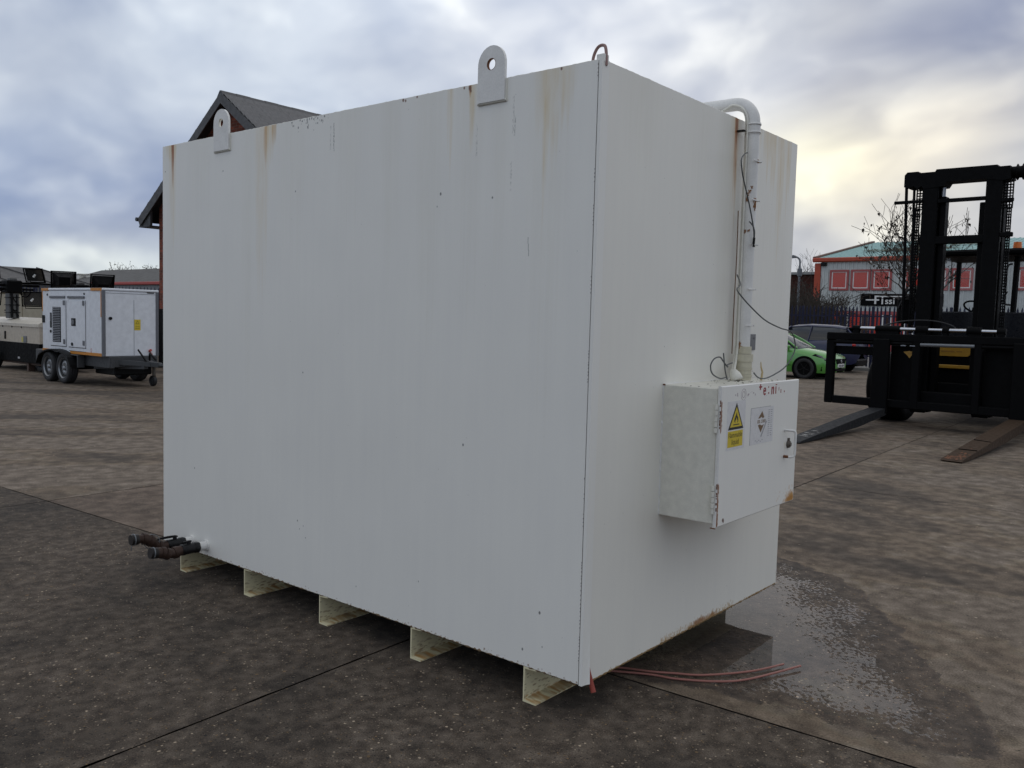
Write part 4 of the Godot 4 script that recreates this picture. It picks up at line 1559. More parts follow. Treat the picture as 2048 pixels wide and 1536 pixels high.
func channel(t: Node3D, x: float) -> void:
	var h := TANK_LOW - 0.002
	var w := 0.069
	var k := 0.007
	var shape := [Vector2(0, 0), Vector2(w, 0), Vector2(w, k * 0.75), Vector2(k, k * 1.4), Vector2(k, h - k * 1.4), Vector2(w, h - k * 0.75), Vector2(w, h), Vector2(0, h)]
	var b := Mb.new()
	var z0 := -0.0015
	var z1 := -TANK_W + 0.01
	for i in shape.size():
		var p: Vector2 = shape[i]
		var q: Vector2 = shape[(i + 1) % shape.size()]
		var up := absf(p.x - q.x) < 0.001
		var ua := 1.0 - p.y / h * 0.98
		var ub := 1.0 - q.y / h * 0.98
		if not up:
			ua = 0.97 if p.y < 0.05 else 0.03
			ub = ua - 0.03 if p.y < 0.05 else 0.06
		var off := absf(x) * 0.7
		b.quad(Vector3(x + p.x, p.y, z1), Vector3(x + p.x, p.y, z0), Vector3(x + q.x, q.y, z0), Vector3(x + q.x, q.y, z1), Vector2(off, ua), Vector2(off + 0.95, ua), Vector2(off + 0.95, ub), Vector2(off, ub))
	var outline := PackedVector2Array(shape)
	for f in [z0, z1]:
		var tris := Geometry2D.triangulate_polygon(outline)
		for i in range(0, tris.size(), 3):
			b.tri(Vector3(x + outline[tris[i]].x, outline[tris[i]].y, f), Vector3(x + outline[tris[i + 1]].x, outline[tris[i + 1]].y, f), Vector3(x + outline[tris[i + 2]].x, outline[tris[i + 2]].y, f), Vector2(0.3, 0.2), Vector2(0.31, 0.2), Vector2(0.31, 0.21))
	part("skid_channel", b, M["skid"], t)


func lug(t: Node3D, x: float) -> void:
	var b := Mb.new()
	var y0 := 2.500
	var cy := 2.652
	var hw := 0.074
	var z0 := 0.001
	var z1 := 0.014
	var out := []
	var hole := []
	var n := 24
	for i in n:
		var a := TAU * i / n + PI / n
		var d := Vector2(cos(a), sin(a))
		hole.append(d * 0.024)
		if d.y >= 0.0:
			out.append(Vector2(d.x * hw, d.y * 0.076))
		else:
			var s := minf(hw / maxf(absf(d.x), 1e-6), (cy - y0) / maxf(-d.y, 1e-6))
			out.append(d * s)
	# square bottom corners
	for k in [-1.0, 1.0]:
		var best := 0
		for i in n:
			if out[i].distance_to(Vector2(k * hw, y0 - cy)) < out[best].distance_to(Vector2(k * hw, y0 - cy)):
				best = i
		out[best] = Vector2(k * hw, y0 - cy)
	for i in n:
		var j := (i + 1) % n
		var q := []
		for z in [z0, z1]:
			for p in [out[i], out[j], hole[i], hole[j]]:
				q.append(Vector3(x + p.x, cy + p.y, z))
		b.quad(q[4], q[5], q[7], q[6])
		b.quad(q[1], q[0], q[2], q[3])
		b.quad(q[0], q[1], q[5], q[4])
		b.quad(q[3], q[2], q[6], q[7])
	var o := part("lifting_lug", b, M["white"], t)
	b = Mb.new()
	b.tube([Vector3(x - hw - 0.004, y0 - 0.002, 0.004), Vector3(x + hw + 0.006, y0 + 0.0, 0.004)], 0.0065, 8)
	b.tube([Vector3(x + hw + 0.001, y0, 0.002), Vector3(x + hw + 0.001, TANK_TOP - 0.003, 0.002)], 0.004, 6)
	b.tube([Vector3(x - hw - 0.001, y0, 0.002), Vector3(x - hw - 0.001, TANK_TOP - 0.003, 0.002)], 0.004, 6)
	part("weld", b, M["cream_white"], o)
	b = Mb.new()
	var rim := Transform3D(Basis(Vector3.RIGHT, PI / 2), Vector3(x, cy, 0.0075))
	b.ring(0.0225, 0.0245, -0.0068, 0.0068, 24, rim)
	part("hole_rim", b, M["rust"] if x > -1.0 else M["cream_white"], o)


func drain_valves(t: Node3D) -> void:
	# two drain outlets low on the side sheet: stub, ball valve, elbow, hose tail with dust cap
	var brass: Material = M["brass"]
	for k in 2:
		var x: float = [-2.868, -2.712][k]
		var y := 0.214
		var o := Node3D.new()
		o.name = "drain_valve"
		t.add_child(o, true)
		var b := Mb.new()
		b.cyl(Vector3(x, y, -0.01), Vector3(x, y, 0.012), 0.034, 0.032)
		b.cyl(Vector3(x, y, 0.012), Vector3(x, y, 0.062), 0.0265)
		part("stub_pipe", b, M["white"], o)
		b = Mb.new()
		b.cyl(Vector3(x, y, 0.055), Vector3(x, y, 0.085), 0.033, -1, 6)
		b.cyl(Vector3(x, y, 0.085), Vector3(x, y, 0.145), 0.029, 0.031, 20)
		b.cyl(Vector3(x, y, 0.145), Vector3(x, y, 0.165), 0.033, -1, 6)
		b.cyl(Vector3(x, y + 0.02, 0.115), Vector3(x, y + 0.045, 0.115), 0.012)
		part("valve_body", b, mat(Color(0.012, 0.012, 0.013), 0.5, 0.2, 0.1), o)
		b = Mb.new()
		if k == 0:
			b.tube(curve([Vector3(x, y + 0.047, 0.115), Vector3(x + 0.002, y + 0.05, 0.17), Vector3(x, y + 0.045, 0.215), Vector3(x - 0.01, y + 0.02, 0.265)]), 0.0055, 8)
			b.box(Vector3(x - 0.012, y + 0.042, 0.10), Vector3(x + 0.012, y + 0.049, 0.20), 0.002)
		else:
			b.box(Vector3(x - 0.010, y + 0.042, 0.10), Vector3(x + 0.010, y + 0.048, 0.15), 0.002)
		part("valve_lever", b, M["black"], o)
		# elbow and tail
		b = Mb.new()
		var path := [Vector3(x, y, 0.16), Vector3(x, y - 0.006, 0.20), Vector3(x, y - 0.007, 0.24), Vector3(x - 0.002, y + 0.006, 0.275), Vector3(x - 0.004, y + 0.012, 0.315)]
		if k == 0:
			path = [Vector3(x, y, 0.16), Vector3(x, y - 0.004, 0.195), Vector3(x, y + 0.012, 0.23), Vector3(x - 0.004, y + 0.045, 0.265), Vector3(x - 0.006, y + 0.062, 0.30), Vector3(x - 0.008, y + 0.066, 0.345)]
		var bends := curve(path, 0.012)
		var rad := []
		for i in bends.size():
			rad.append(0.0275 + 0.003 * sin(i * 0.55))
		b.tube(bends, rad, 14)
		part("elbow", b, brass, o)
		b = Mb.new()
		for f in [0.30, 0.62, 0.80]:
			var i := int(f * (bends.size() - 2))
			var p: Vector3 = bends[i]
			var d: Vector3 = (bends[i + 1] - p).normalized()
			b.cyl(p - d * 0.012, p + d * 0.012, 0.0345, -1, 8 if f > 0.5 else 20)
		part("collar", b, brass, o)
		b = Mb.new()
		var e: Vector3 = bends[-1]
		var ed: Vector3 = (bends[-1] - bends[-3]).normalized()
		b.cyl(e - ed * 0.005, e + ed * 0.035, 0.031, 0.030, 18)
		part("dust_cap", b, mat(Color(0.03, 0.026, 0.024), 0.55, 0.3, 0.1), o)
		b = Mb.new()
		var f := Transform3D(Basis(Quaternion(Vector3.UP, ed)), e + ed * 0.018)
		b.ring(0.030, 0.034, -0.003, 0.003, 24, f)
		if k == 0:
			b.tube([e + ed * 0.02 + Vector3(0.0, -0.03, 0.01), e + ed * 0.02 + Vector3(0.006, -0.06, 0.014), e + ed * 0.02 + Vector3(-0.004, -0.064, 0.01), e + ed * 0.02 + Vector3(-0.002, -0.03, 0.008)], 0.002, 6)
			var m: Vector3 = bends[int(bends.size() * 0.55)]
			var loop := []
			for i in 17:
				var a := TAU * i / 16.0
				loop.append(m + Vector3(0.0, 0.043 * cos(a), 0.043 * sin(a)).rotated(Vector3.UP, -0.4))
			b.tube(loop, 0.0025, 6)
		part("cap_wire", b, M["zinc"], o)


func filler_pipe(t: Node3D) -> void:
	# vent pipe that climbs the end sheet from the cabinet and bends back over the roof
	var x := 0.060
	var z := -1.214
	var o := Node3D.new()
	o.name = "vent_pipe"
	t.add_child(o, true)
	var cream: Material = M["white"]
	var rusty := mat(Color(0.30, 0.13, 0.04), 0.9, 0.0, 0.08)
	var b := Mb.new()
	var axis_y := 2.668
	var pts := [Vector3(x, 1.335, z), Vector3(x, axis_y - 0.11, z)]
	pts.append_array(arc(Vector3(x - 0.10, axis_y - 0.10, z), Vector3(0.10, 0, 0), Vector3(0, 0.10, 0), 10))
	pts.append(Vector3(-0.62, axis_y + 0.004, z))
	b.tube(pts, 0.031, 20)
	part("pipe", b, cream, o)
	b = Mb.new()
	b.cyl(Vector3(-0.6, axis_y, z), Vector3(-0.6, TANK_TOP - 0.01, z), 0.031)
	b.cyl(Vector3(-0.6, TANK_TOP, z), Vector3(-0.6, TANK_TOP + 0.015, z), 0.06)
	part("roof_socket", b, cream, o)
	b = Mb.new()
	b.cyl(Vector3(x, axis_y - 0.155, z), Vector3(x, axis_y - 0.10, z), 0.0335, 0.0335, 20)
	b.ring(0.030, 0.0365, axis_y - 0.112, axis_y - 0.104, 20, Transform3D(Basis.IDENTITY, Vector3(x, 0, z)))
	b.ring(0.030, 0.0365, axis_y - 0.150, axis_y - 0.143, 20, Transform3D(Basis.IDENTITY, Vector3(x, 0, z)))
	part("elbow_socket", b, cream, o)
	# pipe coupling on the cabinet
	b = Mb.new()
	for q in [[1.462, 1.497, 0.034], [1.424, 1.460, 0.043], [1.394, 1.424, 0.039], [1.384, 1.393, 0.0415], [1.361, 1.384, 0.038], [1.350, 1.360, 0.0415], [1.330, 1.350, 0.039]]:
		b.cyl(Vector3(x + 0.006, q[0], z), Vector3(x + 0.006, q[1], z), q[2], -1, 24)
	part("coupling", b, mat(Color(0.60, 0.56, 0.42), 0.55, 0.0, 0.15), o)
	# conduits tied beside it
	for k in 2:
		b = Mb.new()
		var dz := 0.018 + k * 0.015
		var dx := -0.030 + k * 0.015
		var top := arc(Vector3(x - 0.10, axis_y - 0.10, z + dz), Vector3(0.10 + dx, 0, 0), Vector3(0, 0.09, 0), 8)
		var run := [Vector3(x + dx, 1.50, z + dz), Vector3(x + dx, axis_y - 0.13, z + dz)]
		run.append_array(top)
		run.append(Vector3(-0.16, axis_y - 0.04 - k * 0.015, z + dz - 0.012))
		run.append(Vector3(-0.34, axis_y - 0.085, z + dz - 0.02))
		var foot := curve([Vector3(x + 0.03 + dx, 1.348, z + 0.10 + k * 0.012), Vector3(x + dx + 0.015, 1.39, z + 0.075 + k * 0.012), Vector3(x + dx, 1.44, z + dz + 0.008), Vector3(x + dx, 1.50, z + dz)])
		b.tube(foot, 0.0062, 8)
		b.tube(run, 0.0055, 8)
		part("conduit", b, M["cream_white"], o)
	b = Mb.new()
	b.lathe([Vector2(0.0, 0.06), Vector2(0.014, 0.056), Vector2(0.026, 0.03), Vector2(0.030, 0.0), Vector2(0.0, 0.0)], 16, Vector2(0.005, 0.03), Transform3D(Basis(Vector3(0, 0, 1), 0.5), Vector3(x + 0.03, 1.338, z + 0.115)))
	part("cable_gland", b, M["cream_white"], o)
	b = Mb.new()
	b.tube(curve([Vector3(x - 0.035, 1.46, z + 0.050), Vector3(x - 0.037, 1.7, z + 0.046), Vector3(x - 0.034, 1.95, z + 0.048), Vector3(x - 0.038, 2.15, z + 0.045)], 0.1), 0.0024, 6)
	part("rusty_wire", b, mat(Color(0.15, 0.08, 0.04), 0.9), o)
	# straps
	for q in [[2.385, 0.05, 1], [2.20, 0.05, 0], [1.99, 0.05, 0], [1.775, 0.05, 0], [1.60, 0.06, 0]]:
		b = Mb.new()
		var y: float = q[0]
		b.box(Vector3(x + 0.0305, y - 0.0035, z - 0.034), Vector3(x + 0.0335, y + 0.0035, z + q[1]), 0.001)
		b.box(Vector3(x - 0.03, y - 0.0035, z - 0.036), Vector3(x + 0.0335, y + 0.0035, z - 0.031), 0.001)
		b.cyl(Vector3(x + 0.033, y, z - 0.030), Vector3(x + 0.038, y, z - 0.030), 0.004, -1, 6)
		part("strap", b, cream, o)
	b = Mb.new()
	for q in [[2.385, -0.040, 0.012, 0.008], [2.186, -0.024, 0.009, 0.022], [2.24, 0.004, 0.007, 0.008], [2.225, 0.012, 0.006, 0.010], [2.26, -0.004, 0.006, 0.006], [2.205, 0.016, 0.005, 0.012], [2.055, 0.002, 0.006, 0.006], [2.05, 0.018, 0.005, 0.009], [1.500, 0.016, 0.013, 0.014], [1.488, 0.004, 0.012, 0.010], [1.512, 0.022, 0.009, 0.008], [1.478, -0.012, 0.01, 0.006], [2.17, -0.026, 0.004, 0.02]]:
		# flakes of rust lifting off the paint: thin lenses hugging the pipe
		var a0: float = 1.13 + q[1] / 0.031
		for i in 4:
			for j in 4:
				var a: float = a0 + (i - 1.5) * q[2] / 0.031 * 0.5
				var y: float = q[0] + (j - 1.5) * q[3] * 0.5
				if rng.randf() < 0.25:
					continue
				var c := Vector3(x + cos(a) * 0.0316, y, z + sin(a) * 0.0316)
				var s := Vector3(-sin(a), 0, cos(a)) * float(q[2]) * 0.42
				var u := Vector3.UP * float(q[3]) * 0.42
				var n := Vector3(cos(a), 0, sin(a)) * 0.0016
				b.poly([c - s, c - u * 0.9 + n, c + s * 0.8, c + u + n], Vector3(x, y, z))
	part("rust_scab", b, rusty, o)
	b = Mb.new()
	b.box(Vector3(0.002, 1.474, -1.474), Vector3(0.006, 1.556, -1.408), 0.001)
	b.cyl(Vector3(0.006, 1.535, -1.455), Vector3(0.009, 1.535, -1.455), 0.006)
	part("data_plate", b, mat(Color(0.21, 0.21, 0.21), 0.5, 0.5, 0.05), t)
	b = Mb.new()
	b.box(Vector3(0.0, 2.525, z + 0.03), Vector3(0.035, 2.532, z + 0.052))
	part("stay_bar", b, M["black"], t)
	# loose cables
	for q in [
		[Vector3(0.05, 1.84, -1.13), Vector3(0.12, 1.79, -1.02), Vector3(0.18, 1.76, -0.86), Vector3(0.2, 1.734, -0.856), Vector3(0.2, 1.688, -0.96), Vector3(0.2, 1.627, -1.132), Vector3(0.2, 1.592, -1.312), Vector3(0.2, 1.573, -1.451), Vector3(0.2, 1.52, -1.509), Vector3(0.2, 1.47, -1.503), Vector3(0.2, 1.404, -1.409), Vector3(0.2, 1.368, -1.279), Vector3(0.2, 1.351, -1.163), Vector3(0.2, 1.358, -1.085), Vector3(0.2, 1.384, -1.03)],
		[Vector3(0.06, 2.42, -1.16), Vector3(0.11, 2.385, -1.02), Vector3(0.13, 2.345, -0.95), Vector3(0.13, 2.285, -0.97), Vector3(0.12, 2.23, -1.03), Vector3(0.105, 2.165, -1.11), Vector3(0.1, 2.10, -1.16), Vector3(0.1, 2.045, -1.185), Vector3(0.098, 2.0, -1.19)],
		[Vector3(0.1, 2.0, -1.19), Vector3(0.105, 2.05, -1.18), Vector3(0.105, 2.075, -1.155), Vector3(0.10, 2.09, -1.13)],
		[Vector3(0.1, 1.47, -0.919), Vector3(0.1, 1.415, -0.935), Vector3(0.09, 1.379, -0.969), Vector3(0.09, 1.345, -0.99)],
		[Vector3(0.09, 1.355, -0.97), Vector3(0.1, 1.354, -0.895), Vector3(0.1, 1.377, -0.818), Vector3(0.1, 1.413, -0.795), Vector3(0.1, 1.444, -0.826), Vector3(0.1, 1.452, -0.885), Vector3(0.1, 1.43, -0.923), Vector3(0.1, 1.405, -0.967), Vector3(0.08, 1.413, -1.008), Vector3(0.07, 1.42, -1.08)],
	]:
		b = Mb.new()
		b.tube(curve(q), 0.0032, 8)
		part("loose_cable", b, M["cable"], o)
	b = Mb.new()
	for i in 3:
		b.tube([Vector3(0.098, 2.0, -1.19), Vector3(0.098 + 0.006 * i, 1.975, -1.186 + 0.004 * i)], 0.0022, 6)
	b.cyl(Vector3(0.1, 1.99, -1.188), Vector3(0.1, 2.02, -1.19), 0.006)
	part("cable_end", b, M["black"], o)
	b = Mb.new()
	b.cyl(Vector3(0.2, 1.384, -1.03), Vector3(0.2, 1.394, -1.018), 0.003, 0.002)
	part("bare_end", b, M["white"], o)
	b = Mb.new()
	b.tube([Vector3(0.15, 1.336, -1.235), Vector3(0.152, 1.375, -1.240), Vector3(0.148, 1.40, -1.232), Vector3(0.15, 1.425, -1.222)], [0.006, 0.005, 0.004, 0.002], 8)
	part("cut_tail", b, mat(Color(0.55, 0.42, 0.22), 0.7, 0.0, 0.05), o)


func cabinet(t: Node3D) -> void:
	var z0 := -0.555
	var z1 := -1.376
	var y0 := 0.757
	var y1 := 1.334
	var d := 0.262
	var b := Mb.new()
	b.box(Vector3(-0.002, y0, z1), Vector3(d, y1, z0), 0.004)
	var c := part("cabinet", b, M["cream_white"], t)
	# weld to the tank
	var r := RandomNumberGenerator.new()
	r.seed = 8
	b = Mb.new()
	for e in [[Vector3(0, y0, z0), Vector3(0, y1, z0)], [Vector3(0, y1, z0), Vector3(0, y1, z1)]]:
		var line := []
		var rad := []
		for i in 60:
			line.append(e[0].lerp(e[1], i / 59.0))
			rad.append(absf(r.randfn(0.0036, 0.0012)) + 0.001)
		b.tube(line, rad, 6)
	part("weld", b, M["white"], c)
	b = Mb.new()
	for i in 90:
		var p := Vector3(r.randf_range(0.005, d - 0.02), y1 + 0.0006, r.randf_range(z1, z0) if i < 35 else r.randfn(-1.1, 0.1))
		p.z = clampf(p.z, z1 + 0.01, z0 - 0.01)
		var s := r.randf_range(0.0008, 0.0032)
		b.box(p - Vector3(s, 0, s * r.randf_range(0.4, 2.2)), p + Vector3(s, s * 0.5, s), s * 0.2)
	part("grime_crumbs", b, mat(Color(0.07, 0.06, 0.05), 1.0), c).set_meta("kind", "stuff")
	b = Mb.new()
	b.box(Vector3(d * 0.0, y1 - 0.004, z0 + 0.001), Vector3(0.012, y1 + 0.003, z0 + 0.004), 0.001)
	part("rust_chip", b, M["rust"], c)
	# door
	var dx0 := 0.2645
	var dx1 := 0.279
	var dz0 := -0.549
	var dz1 := -1.388
	var dy0 := 0.745
	var dy1 := 1.344
	b = Mb.new()
	b.quad(Vector3(dx1, dy0 + 0.004, dz0 - 0.004), Vector3(dx1, dy0 + 0.004, dz1 + 0.004), Vector3(dx1, dy1 - 0.004, dz1 + 0.004), Vector3(dx1, dy1 - 0.004, dz0 - 0.004))
	var side := Mb.new()
	var f := [Vector3(dx1, dy0 + 0.004, dz0 - 0.004), Vector3(dx1, dy0 + 0.004, dz1 + 0.004), Vector3(dx1, dy1 - 0.004, dz1 + 0.004), Vector3(dx1, dy1 - 0.004, dz0 - 0.004)]
	var g := [Vector3(dx1 - 0.004, dy0, dz0), Vector3(dx1 - 0.004, dy0, dz1), Vector3(dx1 - 0.004, dy1, dz1), Vector3(dx1 - 0.004, dy1, dz0)]
	var h := [Vector3(dx0, dy0, dz0), Vector3(dx0, dy0, dz1), Vector3(dx0, dy1, dz1), Vector3(dx0, dy1, dz0)]
	var core := Vector3((dx0 + dx1) / 2, 1.04, -0.97)
	for i in 4:
		var j := (i + 1) % 4
		side.poly([f[i], f[j], g[j], g[i]], core)
		side.poly([g[i], g[j], h[j], h[i]], core)
	side.poly(h, core)
	var door := many("cabinet_door", [b, M["door_sheet"], side, M["white"]], t)
	# hinges
	for q in [[1.268, 1.17], [0.925, 0.82]]:
		b = Mb.new()
		var y: float = q[0]
		while y > q[1]:
			b.cyl(Vector3(dx0 - 0.002, y, dz0 + 0.007), Vector3(dx0 - 0.002, y - 0.022, dz0 + 0.007), 0.0075, -1, 10)
			b.box(Vector3(dx0 - 0.016, y - 0.022, dz0 - 0.001), Vector3(dx0 - 0.003, y, dz0 + 0.004))
			y -= 0.0245
		part("hinge", b, M["cream_white"], door)
		b = Mb.new()
		for i in 16:
			var yy := lerpf(q[1], q[0] + 0.02, r.randf())
			b.box(Vector3(dx1 - r.randf_range(0.002, 0.005), yy - r.randf_range(0.002, 0.010), dz0 - 0.001), Vector3(dx1 + 0.0005, yy, dz0 + 0.0008 + r.randf() * 0.0008), 0.0004)
		part("hinge_rust", b, M["rust"], door)
	b = Mb.new()
	b.box(Vector3(0.255, dy0 - 0.004, dz0 + 0.0), Vector3(dx1, dy0 + 0.0, dz0 + 0.006), 0.001)
	part("hinge_foot", b, M["rust"], door)
	# handle: a bent round bar, its feet welded to the door
	b = Mb.new()
	var hz := -1.236
	var path := [Vector3(dx1, 1.106, hz), Vector3(dx1 + 0.034, 1.106, hz - 0.004)]
	path.append_array(arc(Vector3(dx1 + 0.034, 1.092, hz - 0.008), Vector3(0, 0.014, 0), Vector3(0.014, 0, -0.01), 4))
	path.append_array(arc(Vector3(dx1 + 0.034, 0.993, hz - 0.008), Vector3(0.014, 0, -0.01), Vector3(0, -0.014, 0), 4))
	path.append(Vector3(dx1 + 0.034, 0.979, hz - 0.004))
	path.append(Vector3(dx1, 0.979, hz))
	b.tube(path, 0.0062, 12)
	part("handle", b, M["white"], door)
	b = Mb.new()
	b.cyl(Vector3(dx1 + 0.001, 0.979, hz), Vector3(dx1 + 0.024, 0.979, hz - 0.003), 0.0070, 0.0066)
	part("handle_rust", b, M["rust"], door)
	b = Mb.new()
	b.cyl(Vector3(dx1, 1.034, -1.283), Vector3(dx1 + 0.010, 1.034, -1.283), 0.019, 0.017, 20)
	b.cyl(Vector3(dx1 + 0.010, 1.034, -1.283), Vector3(dx1 + 0.016, 1.034, -1.283), 0.012, 0.010, 16)
	b.box(Vector3(dx1, 1.045, -1.290), Vector3(dx1 + 0.008, 1.064, -1.276), 0.001)
	part("lock", b, mat(Color(0.13, 0.11, 0.09), 0.6, 0.3, 0.05), door)
	b = Mb.new()
	b.box(Vector3(dx0 - 0.004, 1.02, dz1 - 0.012), Vector3(dx1 - 0.002, 1.046, dz1 - 0.0005), 0.001)
	b.box(Vector3(dx0, 0.985, dz1 - 0.005), Vector3(dx1 - 0.004, 1.02, dz1 - 0.0005), 0.001)
	part("latch", b, M["black"], door)
	# flammable liquid sign: yellow triangle with a black border and a flame over a yellow panel
	var on := Transform3D(Basis(Vector3(0, 0, -1), Vector3.UP, Vector3(1, 0, 0)), Vector3(dx1, 0, 0))  # sheet coordinates: x runs along -z, y up, z out of the door
	var plate := Mb.new()
	plate.xf = on
	plate.box(Vector3(0.612, 1.066, 0.0), Vector3(0.79, 1.276, 0.0008))
	var yellow := Mb.new()
	yellow.xf = on
	yellow.box(Vector3(0.624, 1.078, 0.0008), Vector3(0.769, 1.147, 0.0013))
	yellow.prism(PackedVector2Array([Vector2(0.641, 1.164), Vector2(0.757, 1.164), Vector2(0.699, 1.250)]), 0.0013, 0.0018)
	var black := Mb.new()
	black.xf = on
	black.prism(PackedVector2Array([Vector2(0.624, 1.153), Vector2(0.773, 1.153), Vector2(0.699, 1.268)]), 0.0008, 0.0013)
	black.prism(PackedVector2Array([Vector2(0.670, 1.172), Vector2(0.728, 1.172), Vector2(0.728, 1.176), Vector2(0.670, 1.176)]), 0.0018, 0.0022)
	black.prism(PackedVector2Array([Vector2(0.688, 1.181), Vector2(0.680, 1.188), Vector2(0.681, 1.199), Vector2(0.687, 1.206), Vector2(0.687, 1.213), Vector2(0.693, 1.209), Vector2(0.695, 1.219), Vector2(0.702, 1.228), Vector2(0.703, 1.216), Vector2(0.708, 1.206), Vector2(0.710, 1.211), Vector2(0.716, 1.199), Vector2(0.717, 1.188), Vector2(0.709, 1.181), Vector2(0.711, 1.192), Vector2(0.705, 1.196), Vector2(0.700, 1.206), Vector2(0.694, 1.195), Vector2(0.689, 1.190)]), 0.0018, 0.0022)
	black.text("Flammable", 0.027, 0.0005, Transform3D(Basis.IDENTITY, Vector3(0.697, 1.128, 0.0014)))
	black.text("liquid", 0.029, 0.0005, Transform3D(Basis.IDENTITY, Vector3(0.697, 1.098, 0.0014)))
	many("warning_sign", [plate, M["sticker"], yellow, M["yellow"], black, M["print"]], door)
	# oil care sticker: brown flame-like diamond cut by the words, a pale slash, rows of tiny faded print
	plate = Mb.new()
	plate.xf = on
	plate.box(Vector3(0.848, 1.067, 0.0), Vector3(1.095, 1.232, 0.0007))
	var brown := Mb.new()
	brown.xf = on
	brown.prism(PackedVector2Array([Vector2(0.926, 1.183), Vector2(0.966, 1.214), Vector2(0.990, 1.187), Vector2(0.978, 1.181), Vector2(0.960, 1.189), Vector2(0.944, 1.183)]), 0.0007, 0.0012)
	brown.prism(PackedVector2Array([Vector2(0.926, 1.152), Vector2(0.946, 1.155), Vector2(0.966, 1.149), Vector2(0.990, 1.153), Vector2(0.958, 1.118)]), 0.0007, 0.0012)
	brown.text("OIL CARE", 0.021, 0.0005, Transform3D(Basis.IDENTITY, Vector3(0.963, 1.168, 0.0008)), "Droid Sans", true)
	var faint := Mb.new()
	faint.xf = on
	faint.prism(PackedVector2Array([Vector2(0.957, 1.099), Vector2(0.966, 1.097), Vector2(1.022, 1.165), Vector2(1.013, 1.169)]), 0.0012, 0.0016)
	for i in 26:
		var y := 1.214 - (i % 13) * 0.0098
		var x := 1.035 + (i / 13) * 0.027
		faint.box(Vector3(x, y, 0.0007), Vector3(x + r.randf_range(0.012, 0.022), y + 0.003, 0.001))
	for i in 5:
		faint.box(Vector3(0.90 + i * 0.018, 1.082 - (i % 2) * 0.006, 0.0007), Vector3(0.913 + i * 0.018, 1.085 - (i % 2) * 0.006, 0.001))
	var rim := Mb.new()
	rim.xf = on
	rim.box(Vector3(0.8465, 1.067, 0.0), Vector3(0.848, 1.232, 0.0006))
	rim.box(Vector3(0.8465, 1.232, 0.0), Vector3(1.06, 1.2332, 0.0006))
	many("oil_care_sticker", [plate, M["sticker"], brown, M["print_brown"], faint, M["print_grey"], rim, mat(Color(0.15, 0.15, 0.16), 0.8)], door)
	# worn red lettering and the ghost of a round emblem
	for q in [[0.931, 1.312, 0.941, 1.338], [0.922, 1.322, 0.930, 1.329], [0.942, 1.322, 0.953, 1.329], [1.024, 1.290, 1.033, 1.298], [1.022, 1.318, 1.028, 1.325], [1.104, 1.287, 1.113, 1.321], [1.104, 1.327, 1.120, 1.331], [1.165, 1.288, 1.171, 1.305], [1.205, 1.289, 1.212, 1.297], [1.142, 1.300, 1.146, 1.316]]:
		b = Mb.new()
		b.xf = on
		b.box(Vector3(q[0], q[1], 0.0), Vector3(q[2], q[3], 0.0008))
		part("worn_letter", b, M["print_red"], door)
	for q in [["e", 0.983], ["n", 1.072]]:
		b = Mb.new()
		b.xf = on
		b.text(q[0], 0.062, 0.0008, Transform3D(Basis.IDENTITY, Vector3(q[1], 1.3075, 0.0004)), "Droid Sans", true)
		part("worn_letter", b, M["print_red"], door)
	b = Mb.new()
	b.xf = on
	var disc := Transform3D(Basis(Vector3.RIGHT, PI / 2), Vector3(0.764, 1.300, 0.0004))
	b.ring(0.0125, 0.0145, -0.0004, 0.0004, 24, disc)
	b.ring(0.024, 0.0255, -0.0004, 0.0004, 28, disc)
	for i in 22:
		var x := 0.68 + i * 0.0095 + r.randf() * 0.004
		if absf(x - 0.764) > 0.027 and r.randf() < 0.75:
			b.box(Vector3(x, 1.297 + r.randf_range(-0.008, 0.01), 0.0), Vector3(x + r.randf_range(0.002, 0.007), 1.300 + r.randf_range(-0.006, 0.014), 0.0007))
	part("faded_emblem", b, mat(Color(0.42, 0.36, 0.37), 0.6), door)


func build_loose_things() -> void:
	# two thin red hoses that lie out over the wet slab from under the tank
	var runs := [
		[Vector3(-0.45, 0.010, -0.40), Vector3(-0.235, 0.012, -0.505), Vector3(-0.17, 0.010, -0.57), Vector3(-0.05, 0.008, -0.63), Vector3(0.04, 0.007, -0.69), Vector3(0.15, 0.006, -0.77), Vector3(0.29, 0.007, -0.96), Vector3(0.37, 0.010, -1.14)],
		[Vector3(-0.45, 0.012, -0.36), Vector3(-0.225, 0.010, -0.485), Vector3(-0.04, 0.007, -0.60), Vector3(0.07, 0.006, -0.64), Vector3(0.22, 0.006, -0.74), Vector3(0.32, 0.006, -0.87), Vector3(0.44, 0.012, -1.17)],
	]
	for i in 2:
		var b := Mb.new()
		b.tube(curve(runs[i]), 0.0052, 10)
		var o := part("red_hose" if i == 0 else "red_hose_001", b, M["copper_hose"], self)
		tag(o, ["thin red hose on the wet slab, the shorter one farther from the joint", "thin red hose on the wet slab, the longer one nearer the joint"][i], "hose", "red hoses lying on the ground")


